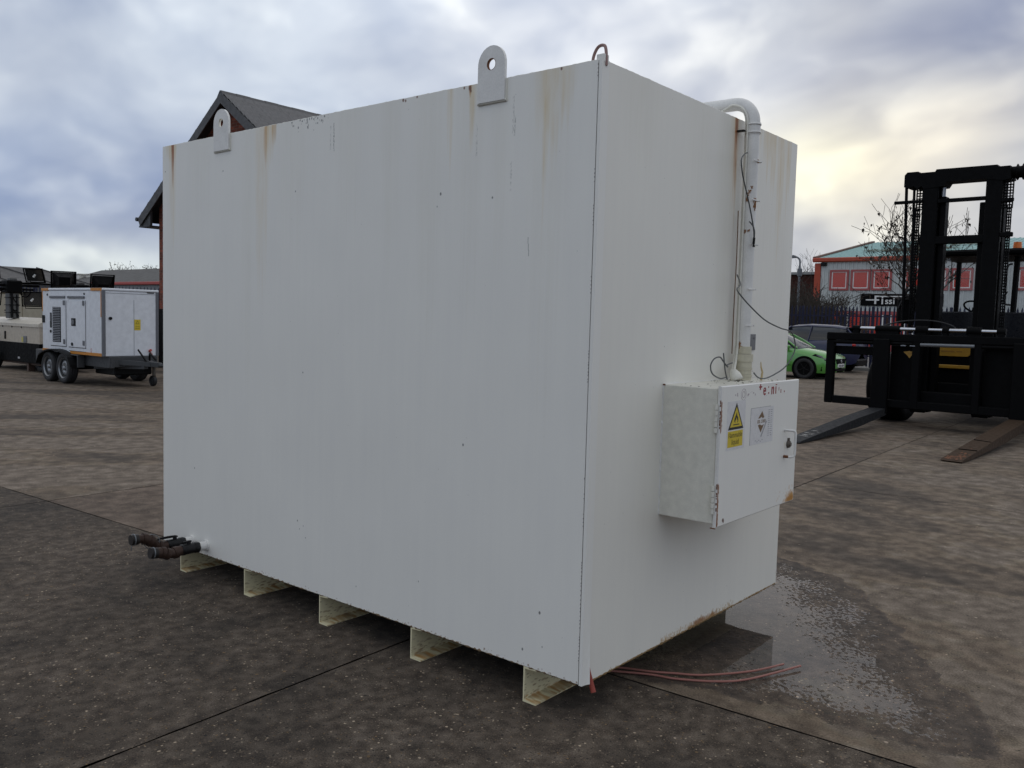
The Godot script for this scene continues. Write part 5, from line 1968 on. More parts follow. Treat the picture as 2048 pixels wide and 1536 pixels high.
# ---------------------------------------------------------------- forklift
func build_forklift() -> void:
	var t := thing("forklift", "heavy black forklift truck with wide fork carriage and amber beacon", "forklift", Vector3(-1.55, 0, -12.1), -0.055)
	var black: Material = M["black"]
	var soot: Material = M["soot"]
	var b := Mb.new()
	# carriage frame: a wide open rectangle with cross shafts
	for q in [[-1.925, 1.40, 1.925, 1.525, -0.06, 0.06], [-1.925, 0.325, -1.79, 1.40, -0.06, 0.05], [1.79, 0.325, 1.925, 1.40, -0.06, 0.05], [-1.79, 0.325, 1.79, 0.455, -0.05, 0.045]]:
		b = Mb.new()
		b.box(Vector3(q[0], q[1], q[4]), Vector3(q[2], q[3], q[5]), 0.012)
		part("carriage_beam", b, soot, t)
	for q in [[-0.52, -0.40], [0.39, 0.495]]:
		b = Mb.new()
		b.box(Vector3(q[0], 0.33, -0.10), Vector3(q[1], 1.42, 0.055), 0.008)
		part("carriage_upright", b, soot, t)
	b = Mb.new()
	b.box(Vector3(-1.79, 1.16, -0.08), Vector3(-0.90, 1.30, -0.03), 0.01)
	part("carriage_plate", b, soot, t)
	b = Mb.new()
	b.box(Vector3(-0.90, 0.33, -0.16), Vector3(-0.42, 1.34, -0.10), 0.01)
	part("carriage_plate", b, soot, t)
	b = Mb.new()
	b.box(Vector3(0.50, 0.33, -0.16), Vector3(1.45, 1.34, -0.10), 0.01)
	part("carriage_plate", b, soot, t)
	b = Mb.new()
	b.box(Vector3(-0.42, 0.33, -0.20), Vector3(0.50, 0.62, -0.12), 0.02)
	part("carriage_plate", b, soot, t)
	for q in [[-1.80, -0.52, soot], [-0.40, 0.39, M["zinc"]], [0.495, 1.79, soot]]:
		b = Mb.new()
		b.cyl(Vector3(q[0], 1.365, 0.03), Vector3(q[1], 1.375, 0.03), 0.032, -1, 16)
		part("fork_shaft", b, q[2], t)
	# side-shift cylinder and its rods along the top
	b = Mb.new()
	b.cyl(Vector3(-1.40, 1.605, 0.0), Vector3(0.76, 1.605, 0.0), 0.030, -1, 16)
	part("shift_rod", b, M["chrome"], t)
	for q in [[-1.126, -0.743, 0.055], [-0.49, -0.31, 0.062], [-0.09, 0.0, 0.058], [0.26, 0.46, 0.064], [0.68, 0.80, 0.05], [-1.50, -1.38, 0.048]]:
		b = Mb.new()
		b.cyl(Vector3(q[0], 1.605, 0.0), Vector3(q[1], 1.605, 0.0), q[2], -1, 16)
		b.box(Vector3(q[0] + 0.01, 1.51, -0.05), Vector3(q[1] - 0.01, 1.60, 0.04), 0.01)
		part("shift_cylinder", b, soot, t)
	b = Mb.new()
	b.tube(curve([Vector3(-1.0, 1.66, -0.02), Vector3(-0.7, 1.74, -0.1), Vector3(-0.3, 1.75, -0.15), Vector3(0.0, 1.68, -0.12), Vector3(0.1, 1.58, -0.1)]), 0.012, 8)
	part("hydraulic_hose", b, M["rubber"], t)
	for q in [[-0.70, 0.0, -0.62, 0.03], [-0.56, 0.0, -0.48, 0.03]]:
		b = Mb.new()
		b.box(Vector3(q[0], 1.335, 0.052), Vector3(q[2], 1.352, 0.058), 0.002)
		part("bright_shim", b, M["chrome"], t)
	# forks
	for k in 2:
		var x0: float = [-1.119, 0.934][k]
		var fork := Node3D.new()
		fork.name = "fork"
		t.add_child(fork, true)
		b = Mb.new()
		b.box(Vector3(x0, 0.22, 0.055), Vector3(x0 + 0.265, 1.44, 0.125), 0.012)
		part("shank", b, soot, fork)
		var fm := mat([Color(0.030, 0.031, 0.033), Color(0.065, 0.042, 0.027)][k], 0.85, 0.0, 0.5)
		fm.metallic_specular = 0.25
		b = Mb.new()
		var side := PackedVector2Array([Vector2(0.05, 0.20), Vector2(0.05, 0.315), Vector2(0.16, 0.305), Vector2(1.2, 0.225), Vector2(3.22, 0.036), Vector2(3.27, 0.018), Vector2(3.25, 0.008), Vector2(2.9, 0.010), Vector2(1.2, 0.085)])
		b.prism(side, -(x0 + 0.255), -(x0 + 0.01), Transform3D(Basis(Vector3(0, 0, 1), Vector3(0, 1, 0), Vector3(-1, 0, 0)), Vector3.ZERO))
		part("blade", b, fm, fork)
		b = Mb.new()
		var r := RandomNumberGenerator.new()
		r.seed = 40 + k
		if k == 1:
			for i in 70:
				var z := 3.22 - absf(r.randfn(0, 0.22))
				var x := x0 + r.randf_range(0.03, 0.235)
				var s := r.randf_range(0.006, 0.03)
				if z < 1.4:
					continue
				var y: float = 0.225 - (z - 1.2) * 0.0936 + 0.0014
				b.poly([Vector3(x - s * 0.7, y, z), Vector3(x, y - s * 0.094, z + s), Vector3(x + s * 0.7, y, z), Vector3(x, y + s * 0.094, z - s)], Vector3(x, y - 1, z))
			part("rust_patch", b, M["rust"], fork).set_meta("kind", "stuff")
			b = Mb.new()
			for q in [[2.62, 0.0], [1.95, 0.02]]:
				var y: float = 0.225 - (q[0] - 1.2) * 0.0936 + 0.001
				b.bar(Vector3(x0 + 0.03, y, q[0]), Vector3(x0 + 0.25, y - q[1] * 0.4, q[0] + q[1] * 2.0), 0.018, 0.01)
			part("scar", b, soot, fork)
		else:
			for i in 16:
				var z := r.randf_range(2.4, 3.0)
				var x := x0 + r.randf_range(0.04, 0.2)
				var y := 0.225 - (z - 1.2) * 0.0936 + 0.0014
				var s := r.randf_range(0.02, 0.07)
				b.poly([Vector3(x - s, y, z), Vector3(x, y - 0.0006, z + 0.006), Vector3(x + s, y, z), Vector3(x, y + 0.0006, z - 0.006)], Vector3(x, y - 1, z))
			part("scratch", b, M["steel"], fork).set_meta("kind", "stuff")
	# mast
	for q in [[-0.637, -0.40, "mast_channel"], [0.296, 0.53, "mast_channel"]]:
		b = Mb.new()
		b.box(Vector3(q[0], 0.25, -0.70), Vector3(q[1], 4.0, -0.52), 0.01)
		b.box(Vector3(q[0] + 0.02, 0.25, -0.52), Vector3(q[1] - 0.08, 4.0, -0.42), 0.006)
		b.box(Vector3(q[0], 0.25, -0.42), Vector3(q[1], 4.0, -0.35), 0.01)
		part("mast_channel", b, soot, t)
	for q in [[-0.385, -0.30, 3.75], [0.20, 0.29, 3.62]]:
		b = Mb.new()
		b.box(Vector3(q[0], 0.4, -0.62), Vector3(q[1], q[2], -0.44), 0.01)
		part("inner_channel", b, soot, t)
	b = Mb.new()
	b.cyl(Vector3(-0.36, 3.75, -0.5), Vector3(-0.36, 3.97, -0.5), 0.035)
	part("lift_rod", b, M["steel"], t)
	b = Mb.new()
	b.prism(PackedVector2Array([Vector2(-0.93, 3.93), Vector2(-0.93, 4.12), Vector2(-0.89, 4.165), Vector2(-0.72, 4.165), Vector2(-0.70, 4.14), Vector2(-0.46, 4.14), Vector2(-0.44, 4.175), Vector2(0.44, 4.165), Vector2(0.46, 4.135), Vector2(0.62, 4.135), Vector2(0.64, 3.94), Vector2(0.53, 3.92), Vector2(0.27, 3.965), Vector2(-0.28, 3.965), Vector2(-0.32, 3.90), Vector2(-0.62, 3.88), Vector2(-0.66, 3.93), Vector2(-0.72, 3.88), Vector2(-0.78, 3.94), Vector2(-0.86, 3.90)]), -0.66, -0.34)
	part("mast_head", b, soot, t)
	b = Mb.new()
	b.box(Vector3(-1.065, 3.655, -0.36), Vector3(-0.62, 3.705, -0.31), 0.006)
	b.box(Vector3(-0.40, 3.64, -0.40), Vector3(0.30, 3.70, -0.35), 0.006)
	b.box(Vector3(0.53, 3.59, -0.36), Vector3(0.70, 3.645, -0.31), 0.006)
	part("cross_bar", b, soot, t)
	b = Mb.new()
	b.box(Vector3(-0.66, 2.985, -0.46), Vector3(0.53, 3.11, -0.36), 0.01)
	b.box(Vector3(0.53, 3.06, -0.40), Vector3(0.71, 3.13, -0.34), 0.01)
	part("cross_bar", b, soot, t)
	b = Mb.new()
	b.box(Vector3(-0.62, 0.45, -0.72), Vector3(0.53, 0.75, -0.62), 0.01)
	part("cross_bar", b, soot, t)
	# lift chains: flat links with gaps between
	for q in [[-0.74, -0.60, 3.55, 3.90], [-0.745, -0.685, 1.55, 3.55], [0.545, 0.665, 3.50, 3.90], [0.60, 0.655, 1.55, 3.50]]:
		b = Mb.new()
		var y: float = q[2]
		var wide: float = q[1] - q[0]
		var strands := 3 if wide > 0.1 else 2
		var k := 0
		while y < q[3]:
			for s in strands + 1:
				var x: float = q[0] + wide * s / strands
				b.box(Vector3(x - 0.008, y, -0.43 if k % 2 else -0.425), Vector3(x + 0.008, y + 0.052, -0.40 if k % 2 else -0.405))
			b.cyl(Vector3(q[0] - 0.008, y + 0.006, -0.415), Vector3(q[1] + 0.008, y + 0.006, -0.415), 0.011, -1, 6)
			y += 0.044
			k += 1
		part("lift_chain", b, soot, t)
	for q in [[-0.915, 3.95, -0.86, 1.62, 0.024], [-0.79, 3.92, -0.745, 1.62, 0.020], [-0.80, 3.92, -0.76, 1.62, 0.012]]:
		b = Mb.new()
		b.tube(curve([Vector3(q[0], q[1], -0.42), Vector3(lerpf(q[0], q[2], 0.5), 2.8, -0.44), Vector3(q[2], q[3], -0.45)], 0.3), q[4], 10)
		part("hydraulic_pipe", b, soot, t)
	b = Mb.new()
	b.tube(curve([Vector3(-0.9, 2.1, -0.5), Vector3(-0.83, 2.25, -0.5), Vector3(-0.7, 2.26, -0.48), Vector3(-0.64, 2.1, -0.46)]), 0.022, 8)
	b.tube(curve([Vector3(-0.98, 1.95, -0.55), Vector3(-0.86, 2.14, -0.5), Vector3(-0.72, 2.12, -0.48), Vector3(-0.66, 1.9, -0.46)]), 0.018, 8)
	part("hydraulic_hose", b, M["rubber"], t)
	b = Mb.new()
	b.box(Vector3(-1.02, 1.70, -0.75), Vector3(-0.76, 2.14, -0.55), 0.04)
	part("work_lamp_box", b, soot, t)
	# ribbed hose drum at the mast head
	b = Mb.new()
	b.cyl(Vector3(0.60, 4.05, -0.5), Vector3(1.12, 4.05, -0.5), 0.09, -1, 20)
	for i in 6:
		var x := 0.69 + i * 0.078
		b.lathe([Vector2(0.08, -0.022), Vector2(0.125, 0.0), Vector2(0.08, 0.022)], 20, Vector2(0.05, 0), Transform3D(Basis(Vector3(0, 0, 1), PI / 2), Vector3(x, 4.05, -0.5)))
	part("hose_drum", b, soot, t)
	# body and cab
	b = Mb.new()
	b.box(Vector3(-1.15, 0.55, -4.6), Vector3(1.15, 1.25, -1.45), 0.08)
	part("chassis", b, soot, t)
	b = Mb.new()
	b.box(Vector3(-1.1, 1.25, -4.9), Vector3(1.1, 1.70, -3.0), 0.12)
	part("counterweight", b, soot, t)
	b = Mb.new()
	b.prism(PackedVector2Array([Vector2(-0.60, 1.17), Vector2(-0.10, 1.17), Vector2(-0.035, 1.22), Vector2(-0.035, 1.36), Vector2(-0.60, 1.36)]), -1.45, -1.40)
	part("yellow_cowl", b, M["yellow_machine"], t)
	b = Mb.new()
	b.box(Vector3(-0.60, 1.385, -1.45), Vector3(-0.02, 1.40, -1.40), 0.004)
	b.box(Vector3(-0.62, 0.96, -1.45), Vector3(0.0, 1.02, -1.38), 0.008)
	part("yellow_strip", b, M["yellow_machine"], t)
	b = Mb.new()
	b.box(Vector3(-0.52, 1.24, -1.402), Vector3(-0.30, 1.262, -1.397))
	b.box(Vector3(-0.27, 1.24, -1.402), Vector3(-0.18, 1.262, -1.397))
	part("cowl_lettering", b, mat(Color(0.30, 0.15, 0.02), 0.6), t)
	b = Mb.new()
	b.box(Vector3(-0.62, 1.215, -0.085), Vector3(-0.53, 1.25, -0.078), 0.003)
	b.prism(PackedVector2Array([Vector2(-0.70, 1.24), Vector2(-0.60, 1.26), Vector2(-0.56, 1.20), Vector2(-0.60, 1.14), Vector2(-0.64, 1.19)]), -0.098, -0.09)
	part("torn_decal", b, M["yellow_machine"], t)
	var cab := Node3D.new()
	cab.name = "cab"
	t.add_child(cab, true)
	b = Mb.new()
	b.box(Vector3(-0.82, 2.86, -3.0), Vector3(0.98, 2.97, -1.35), 0.04)
	part("cab_roof", b, soot, cab)
	b = Mb.new()
	b.box(Vector3(-0.80, 1.25, -1.50), Vector3(0.96, 1.93, -1.42), 0.02)
	part("dash_panel", b, mat(Color(0.012, 0.013, 0.017), 0.35, 0.0, 0.6), cab)
	b = Mb.new()
	b.box(Vector3(-0.80, 1.25, -3.0), Vector3(0.96, 1.95, -2.7), 0.02)
	part("cab_rear_panel", b, soot, cab)
	for q in [[-0.80, -1.45], [0.40, -1.85], [0.90, -1.45], [-0.80, -2.95], [0.90, -2.95]]:
		b = Mb.new()
		b.bar(Vector3(q[0] + 0.03, 1.25, q[1]), Vector3(q[0] + 0.045, 2.9, q[1] - (0.0 if q[1] < -2 else 0.05)), 0.075, 0.075, Vector3.UP, 0.01)
		part("cab_pillar", b, soot, cab)
	b = Mb.new()
	b.quad(Vector3(-0.76, 1.93, -1.43), Vector3(0.92, 1.93, -1.43), Vector3(0.92, 2.86, -1.49), Vector3(-0.76, 2.86, -1.49))
	part("windscreen", b, M["pane"], cab)
	b = Mb.new()
	b.quad(Vector3(0.92, 1.95, -2.95), Vector3(-0.76, 1.95, -2.95), Vector3(-0.76, 2.86, -2.95), Vector3(0.92, 2.86, -2.95))
	part("rear_window", b, M["pane"], cab)
	b = Mb.new()
	b.tube(curve([Vector3(0.40, 2.74, -1.78), Vector3(0.36, 2.72, -1.72), Vector3(0.34, 2.6, -1.70), Vector3(0.32, 2.2, -1.70), Vector3(0.33, 2.08, -1.72), Vector3(0.40, 2.06, -1.8)], 0.05), 0.016, 8)
	part("grab_handle", b, M["rubber"], cab)
	b = Mb.new()
	b.box(Vector3(-0.38, 1.25, -2.6), Vector3(0.10, 1.85, -2.1), 0.06)
	b.box(Vector3(-0.36, 1.8, -2.68), Vector3(0.06, 2.35, -2.5), 0.06)
	part("seat", b, soot, cab)
	b = Mb.new()
	b.bar(Vector3(-0.22, 1.3, -1.6), Vector3(-0.14, 2.0, -1.85), 0.08, 0.06)
	b.tube(arc_ring(Vector3(-0.14, 2.02, -1.87), 0.19, Vector3(0.1, 0.85, -0.5)), 0.016, 8, false)
	part("steering_wheel", b, soot, cab)
	for q in [-0.02, 0.1, 0.22]:
		b = Mb.new()
		b.tube([Vector3(q, 1.9, -1.62), Vector3(q + 0.16, 2.28, -1.68)], 0.010, 6)
		part("control_lever", b, soot, cab)
	b = Mb.new()
	b.box(Vector3(-0.32, 2.15, -2.99), Vector3(-0.12, 2.70, -2.9), 0.03)
	part("rear_post_box", b, soot, cab)
	b = Mb.new()
	b.cyl(Vector3(0.50, 2.96, -1.6), Vector3(0.50, 2.985, -1.6), 0.075, -1, 16)
	part("beacon_base", b, soot, cab)
	b = Mb.new()
	b.cyl(Vector3(0.50, 2.985, -1.6), Vector3(0.50, 3.085, -1.6), 0.068, 0.06, 16)
	part("beacon", b, M["amber"], cab)
	for q in [[-1.22, -1.25], [1.22, -1.25], [-1.0, -4.2], [1.0, -4.2]]:
		make_wheel(t, Vector3(q[0], 0.60 if q[1] > -2 else 0.45, q[1]), 0.60 if q[1] > -2 else 0.45, 0.56 if q[1] > -2 else 0.36, M["soot"], M["soot"], signf(q[0]), 0, true)


func arc_ring(c: Vector3, r: float, axis: Vector3) -> Array:
	var n := axis.normalized()
	var u := n.cross(Vector3.RIGHT).normalized()
	var v := n.cross(u)
	var out := []
	for i in 21:
		out.append(c + (u * cos(TAU * i / 20.0) + v * sin(TAU * i / 20.0)) * r)
	return out


func make_wheel(parent: Node3D, at: Vector3, r: float, w: float, rubber: Material, rim: Material, side: float, spokes: int, dirty := false, along := 0.0) -> void:  # an axle along x (or turned by along), its face to side
	var wheel := Node3D.new()
	wheel.name = "wheel"
	wheel.position = at
	wheel.rotation.y = along
	parent.add_child(wheel, true)
	var f := Transform3D(Basis(Vector3(0, 0, 1), -side * PI / 2), Vector3.ZERO)  # lathe axis to the outer side
	var b := Mb.new()
	var h := w / 2
	b.lathe([Vector2(r * 0.62, -h * 0.9), Vector2(r * 0.9, -h), Vector2(r * 0.975, -h * 0.86), Vector2(r, -h * 0.55), Vector2(r, h * 0.55), Vector2(r * 0.975, h * 0.86), Vector2(r * 0.9, h), Vector2(r * 0.66, h * 0.93), Vector2(r * 0.62, h * 0.8)], 36, Vector2(r * 0.8, 0), f)
	if not dirty:
		for k in 3:
			var y := (k - 1) * h * 0.45
			b.ring(r * 0.985, r * 1.004, y - h * 0.13, y + h * 0.13, 36, f)
	part("tyre", b, rubber, wheel)
	b = Mb.new()
	b.lathe([Vector2(r * 0.62, -h * 0.8), Vector2(r * 0.60, h * 0.82), Vector2(r * 0.66, h * 0.95), Vector2(r * 0.64, h * 0.80), Vector2(r * 0.58, h * 0.72)], 32, Vector2(r * 0.9, 0), f)
	if spokes == 0:
		b.lathe([Vector2(r * 0.58, h * 0.72), Vector2(r * 0.52, h * 0.45), Vector2(r * 0.40, h * 0.55), Vector2(r * 0.24, h * 0.60), Vector2(r * 0.20, h * 0.5), Vector2(0.0, h * 0.5)], 32, Vector2(0.0, -h), f)
		b.lathe([Vector2(r * 0.15, h * 0.5), Vector2(r * 0.15, h * 0.78), Vector2(r * 0.11, h * 0.86), Vector2(0.0, h * 0.88)], 16, Vector2(0.0, 0.0), f)
	else:
		b.lathe([Vector2(r * 0.58, h * 0.1), Vector2(0.0, h * 0.05)], 24, Vector2(0, -h), f)
		for i in spokes:
			var a := TAU * i / spokes
			var old := b.xf
			b.xf = f
			b.bar(Vector3(cos(a) * r * 0.1, h * 0.66, sin(a) * r * 0.1), Vector3(cos(a) * r * 0.60, h * 0.78, sin(a) * r * 0.60), r * 0.13, r * 0.08, Vector3.UP, 0.006)
			b.xf = old
		b.lathe([Vector2(r * 0.16, h * 0.4), Vector2(r * 0.16, h * 0.80), Vector2(0.0, h * 0.86)], 16, Vector2.ZERO, f)
	part("rim", b, rim, wheel)
	if spokes == 0 and not dirty:
		b = Mb.new()
		for i in 6:
			var a := TAU * i / 6.0
			b.cyl(f * Vector3(cos(a) * r * 0.31, h * 0.5, sin(a) * r * 0.31), f * Vector3(cos(a) * r * 0.31, h * 0.68, sin(a) * r * 0.31), r * 0.03, -1, 6)
		part("wheel_nut", b, M["steel"], wheel)


# ---------------------------------------------------------------- trailer generator
func build_generator() -> void:
	# x runs along the trailer towards its drawbar; the long side faces +z
	var t := thing("generator_trailer", "white trailer mounted generator with orange edge tape on twin axles", "generator", Vector3(-16.8, 0, -6.15))
	var body := mat(Color(0.80, 0.82, 0.85), 0.42, 0.0, 1.1)
	var grey := mat(Color(0.16, 0.165, 0.18), 0.5, 0.2, 0.6)
	var steel := mat(Color(0.065, 0.068, 0.07), 0.6, 0.2, 0.5)
	var zf := 0.70
	var zb := -0.45
	var xl := -1.44
	var xr := 1.36
	var y0 := 0.635
	var y1 := 2.0
	var b := Mb.new()
	b.box(Vector3(xl, y0, zb), Vector3(xr, y1 - 0.05, zf), 0.015)
	part("canopy", b, body, t)
	b = Mb.new()
	b.box(Vector3(xl - 0.015, y1 - 0.05, zb - 0.015), Vector3(xr + 0.015, y1, zf + 0.015), 0.012)
	part("roof", b, body, t)
	for q in [[xr - 0.045, zf - 0.045], [xr - 0.045, zb - 0.01]]:
		b = Mb.new()
		b.box(Vector3(q[0], y0, q[1]), Vector3(q[0] + 0.062, y1 - 0.04, q[1] + 0.062), 0.008)
		part("corner_post", b, grey, t)
	# doors on the long side: thin leaves with louvre, hinges, catches
	for k in 2:
		var dx: float = [-1.02, -0.16][k]
		var w: float = [0.74, 0.77][k]
		b = Mb.new()
		b.box(Vector3(dx, y0 + 0.14, zf), Vector3(dx + w, y1 - 0.26, zf + 0.018), 0.006)
		var door := part("door", b, body, t)
		b = Mb.new()
		for q in [[dx - 0.006, dx, y0 + 0.13, y1 - 0.25], [dx + w, dx + w + 0.006, y0 + 0.13, y1 - 0.25]]:
			b.box(Vector3(q[0], q[2], zf), Vector3(q[1], q[3], zf + 0.004))
		b.box(Vector3(dx, y0 + 0.055, zf), Vector3(dx + w, y0 + 0.063, zf + 0.006))
		b.box(Vector3(dx, y0 + 0.130, zf), Vector3(dx + w, y0 + 0.138, zf + 0.006))
		part("door_gap", b, M["black"], door)
		for y in [y0 + 0.19, y1 - 0.36]:
			b = Mb.new()
			b.box(Vector3(dx + w - 0.09, y, zf + 0.018), Vector3(dx + w - 0.01, y + 0.10, zf + 0.032), 0.005)
			part("hinge", b, grey, door)
		b = Mb.new()
		b.box(Vector3(dx - 0.01, y1 - 0.215, zf), Vector3(dx + w - 0.03, y1 - 0.165, zf + 0.03), 0.008)
		part("rain_strip", b, grey, door)
		b = Mb.new()
		if k == 0:
			b.box(Vector3(dx + 0.13, y0 + 0.22, zf + 0.005), Vector3(dx + 0.53, y1 - 0.40, zf + 0.020))
			part("louvre_opening", b, M["soot"], door)
			for i in 20:
				b = Mb.new()
				var y := y0 + 0.24 + i * 0.0365
				b.quad(Vector3(dx + 0.14, y, zf + 0.036), Vector3(dx + 0.52, y, zf + 0.036), Vector3(dx + 0.52, y + 0.02, zf + 0.021), Vector3(dx + 0.14, y + 0.02, zf + 0.021))
				part("louvre_slat", b, grey, door)
			b = Mb.new()
			b.box(Vector3(dx + 0.02, y0 + 0.52, zf + 0.018), Vector3(dx + 0.09, y0 + 0.84, zf + 0.03), 0.006)
			part("catch_plate", b, M["black"], door)
			b = Mb.new()
			b.box(Vector3(dx + 0.035, y0 + 0.66, zf + 0.03), Vector3(dx + 0.075, y0 + 0.82, zf + 0.036))
			part("catch_label", b, grey, door)
			b = Mb.new()
			b.cyl(Vector3(dx + 0.05, y0 + 0.44, zf + 0.018), Vector3(dx + 0.05, y0 + 0.44, zf + 0.035), 0.03)
			part("catch", b, M["black"], door)
		else:
			b.box(Vector3(dx + 0.17, y0 + 0.58, zf + 0.018), Vector3(dx + 0.36, y0 + 0.74, zf + 0.026), 0.006)
			part("gauge_window", b, M["black"], door)
			b = Mb.new()
			b.cyl(Vector3(dx + 0.25, y0 + 0.66, zf + 0.026), Vector3(dx + 0.25, y0 + 0.66, zf + 0.032), 0.055)
			part("gauge", b, grey, door)
			b = Mb.new()
			b.cyl(Vector3(dx + 0.20, y0 + 0.20, zf + 0.018), Vector3(dx + 0.20, y0 + 0.20, zf + 0.035), 0.035)
			part("catch", b, M["black"], door)
	b = Mb.new()
	b.box(Vector3(xl + 0.02, y0 + 0.62, zf), Vector3(xl + 0.13, y0 + 0.78, zf + 0.02), 0.006)
	part("side_vent", b, M["black"], t)
	for q in [[-1.17, 1.86], [0.56, 1.88]]:
		b = Mb.new()
		b.cyl(Vector3(q[0], q[1], zf), Vector3(q[0], q[1], zf + 0.012), 0.022)
		part("lifting_plug", b, M["black"], t)
	# orange edge tape
	for q in [[xl, y1 - 0.055, xl + 0.34, y1 - 0.002], [0.86, y1 - 0.055, xr - 0.02, y1 - 0.002], [xl, y1 - 0.50, xl + 0.03, y1 - 0.055], [xr - 0.10, y1 - 0.58, xr - 0.05, y1 - 0.055], [xl, y0, xl + 0.36, y0 + 0.06], [-0.10, y0, xr - 0.045, y0 + 0.06]]:
		b = Mb.new()
		b.box(Vector3(q[0], q[1], zf), Vector3(q[2], q[3], zf + (0.004 if q[1] < 1.9 else 0.018)))
		part("orange_tape", b, M["orange"], t)
	# front end: two leaves, a catch, a warning label
	b = Mb.new()
	b.box(Vector3(xr, y0 + 0.01, 0.066), Vector3(xr + 0.004, y1 - 0.22, 0.072))
	b.box(Vector3(xr, y1 - 0.10, zb + 0.05), Vector3(xr + 0.004, y1 - 0.093, zf - 0.05))
	part("end_door_gap", b, mat(Color(0.2, 0.21, 0.22), 0.7), t)
	b = Mb.new()
	b.cyl(Vector3(xr, 1.40, zf - 0.14), Vector3(xr + 0.03, 1.40, zf - 0.14), 0.032)
	part("end_catch", b, M["black"], t)
	b = Mb.new()
	b.box(Vector3(xr, 1.165, -0.07), Vector3(xr + 0.003, 1.385, 0.062))
	var label := part("warning_label", b, M["yellow"], t)
	var on := Transform3D(Basis(Vector3(0, 0, -1), Vector3.UP, Vector3(1, 0, 0)), Vector3(xr + 0.003, 0, 0))
	b = Mb.new()
	b.prism(PackedVector2Array([Vector2(-0.035, 1.295), Vector2(0.045, 1.295), Vector2(0.005, 1.365)]), 0.0, 0.001, on)
	b.box(Vector3(xr + 0.003, 1.20, -0.05), Vector3(xr + 0.004, 1.206, 0.04))
	b.box(Vector3(xr + 0.003, 1.235, -0.05), Vector3(xr + 0.004, 1.241, 0.04))
	part("label_print", b, M["print"], label)
	b = Mb.new()
	b.prism(PackedVector2Array([Vector2(-0.025, 1.302), Vector2(0.035, 1.302), Vector2(0.005, 1.352)]), 0.001, 0.0016, on)
	part("label_field", b, M["yellow"], label)
	b = Mb.new()
	b.box(Vector3(xr + 0.001, y1 - 0.075, zb + 0.09), Vector3(xr + 0.006, y1 - 0.055, zb + 0.24))
	part("maker_strip", b, M["black"], t)
	b = Mb.new()
	b.prism(PackedVector2Array([Vector2(0.80, y0 + 0.10), Vector2(0.84, y0 + 0.05), Vector2(0.88, y0 + 0.10), Vector2(0.84, y0 + 0.15)]), zf, zf + 0.002)
	part("hazard_diamond", b, M["red"], t)
	b = Mb.new()
	b.prism(PackedVector2Array([Vector2(0.812, y0 + 0.10), Vector2(0.84, y0 + 0.065), Vector2(0.868, y0 + 0.10), Vector2(0.84, y0 + 0.135)]), zf + 0.002, zf + 0.003)
	part("hazard_field", b, M["sticker"], t)
	# chassis
	b = Mb.new()
	for z in [zf - 0.16, zb + 0.08]:
		b.box(Vector3(-1.9, 0.40, z - 0.04), Vector3(xr + 0.06, y0 - 0.002, z + 0.04), 0.006)
	b.box(Vector3(xr - 0.02, 0.42, zb + 0.1), Vector3(xr + 0.05, y0 - 0.004, zf - 0.1), 0.006)
	b.box(Vector3(-1.88, 0.42, zb + 0.1), Vector3(-1.80, y0 - 0.004, zf - 0.1), 0.006)
	part("chassis_rail", b, steel, t)
	b = Mb.new()
	b.box(Vector3(-1.86, 0.40, zf - 0.17), Vector3(-1.50, 0.66, zf - 0.02), 0.01)
	part("rear_bumper", b, steel, t)
	b = Mb.new()
	b.bar(Vector3(xr, 0.52, zf - 0.3), Vector3(2.0, 0.50, 0.04), 0.09, 0.08)
	b.bar(Vector3(xr, 0.52, zb + 0.25), Vector3(2.0, 0.50, 0.0), 0.09, 0.08)
	b.bar(Vector3(0.5, 0.38, 0.45), Vector3(1.9, 0.44, 0.10), 0.07, 0.10)
	b.bar(Vector3(1.85, 0.50, 0.02), Vector3(2.3, 0.50, 0.02), 0.10, 0.10, Vector3.UP, 0.01)
	part("drawbar", b, steel, t)
	b = Mb.new()
	b.cyl(Vector3(2.30, 0.50, 0.02), Vector3(2.42, 0.50, 0.02), 0.04)
	b.lathe([Vector2(0.035, -0.02), Vector2(0.07, 0.0), Vector2(0.035, 0.02)], 16, Vector2(0.05, 0), Transform3D(Basis.IDENTITY, Vector3(2.47, 0.50, 0.02)))
	part("towing_eye", b, steel, t)
	b = Mb.new()
	b.tube(curve([Vector3(1.95, 0.58, 0.05), Vector3(2.05, 0.72, 0.1), Vector3(2.2, 0.70, 0.15), Vector3(2.3, 0.6, 0.1)]), 0.02, 8)
	b.bar(Vector3(1.9, 0.55, 0.09), Vector3(1.62, 0.78, 0.12), 0.03, 0.02)
	part("brake_lever", b, M["black"], t)
	b = Mb.new()
	b.cyl(Vector3(1.36, 0.74, -0.26), Vector3(1.42, 0.76, -0.26), 0.024)
	b.bar(Vector3(1.37, 0.73, -0.26), Vector3(1.40, 0.66, -0.30), 0.02, 0.02)
	part("red_knob", b, M["red"], t)
	# jockey wheel
	b = Mb.new()
	b.cyl(Vector3(1.30 + 0.0, 0.22, -0.39), Vector3(1.30, 0.85, -0.39), 0.035)
	b.tube([Vector3(1.30, 0.85, -0.39), Vector3(1.30, 0.92, -0.39), Vector3(1.20, 0.93, -0.39)], 0.012, 8)
	b.bar(Vector3(1.30, 0.24, -0.39), Vector3(1.26, 0.11, -0.39), 0.09, 0.03)
	part("jockey_leg", b, mat(Color(0.10, 0.085, 0.07), 0.6, 0.3, 0.2), t)
	make_wheel(t, Vector3(1.26, 0.11, -0.39), 0.11, 0.075, M["rubber"], steel, 1.0, 0, true, -PI / 2)
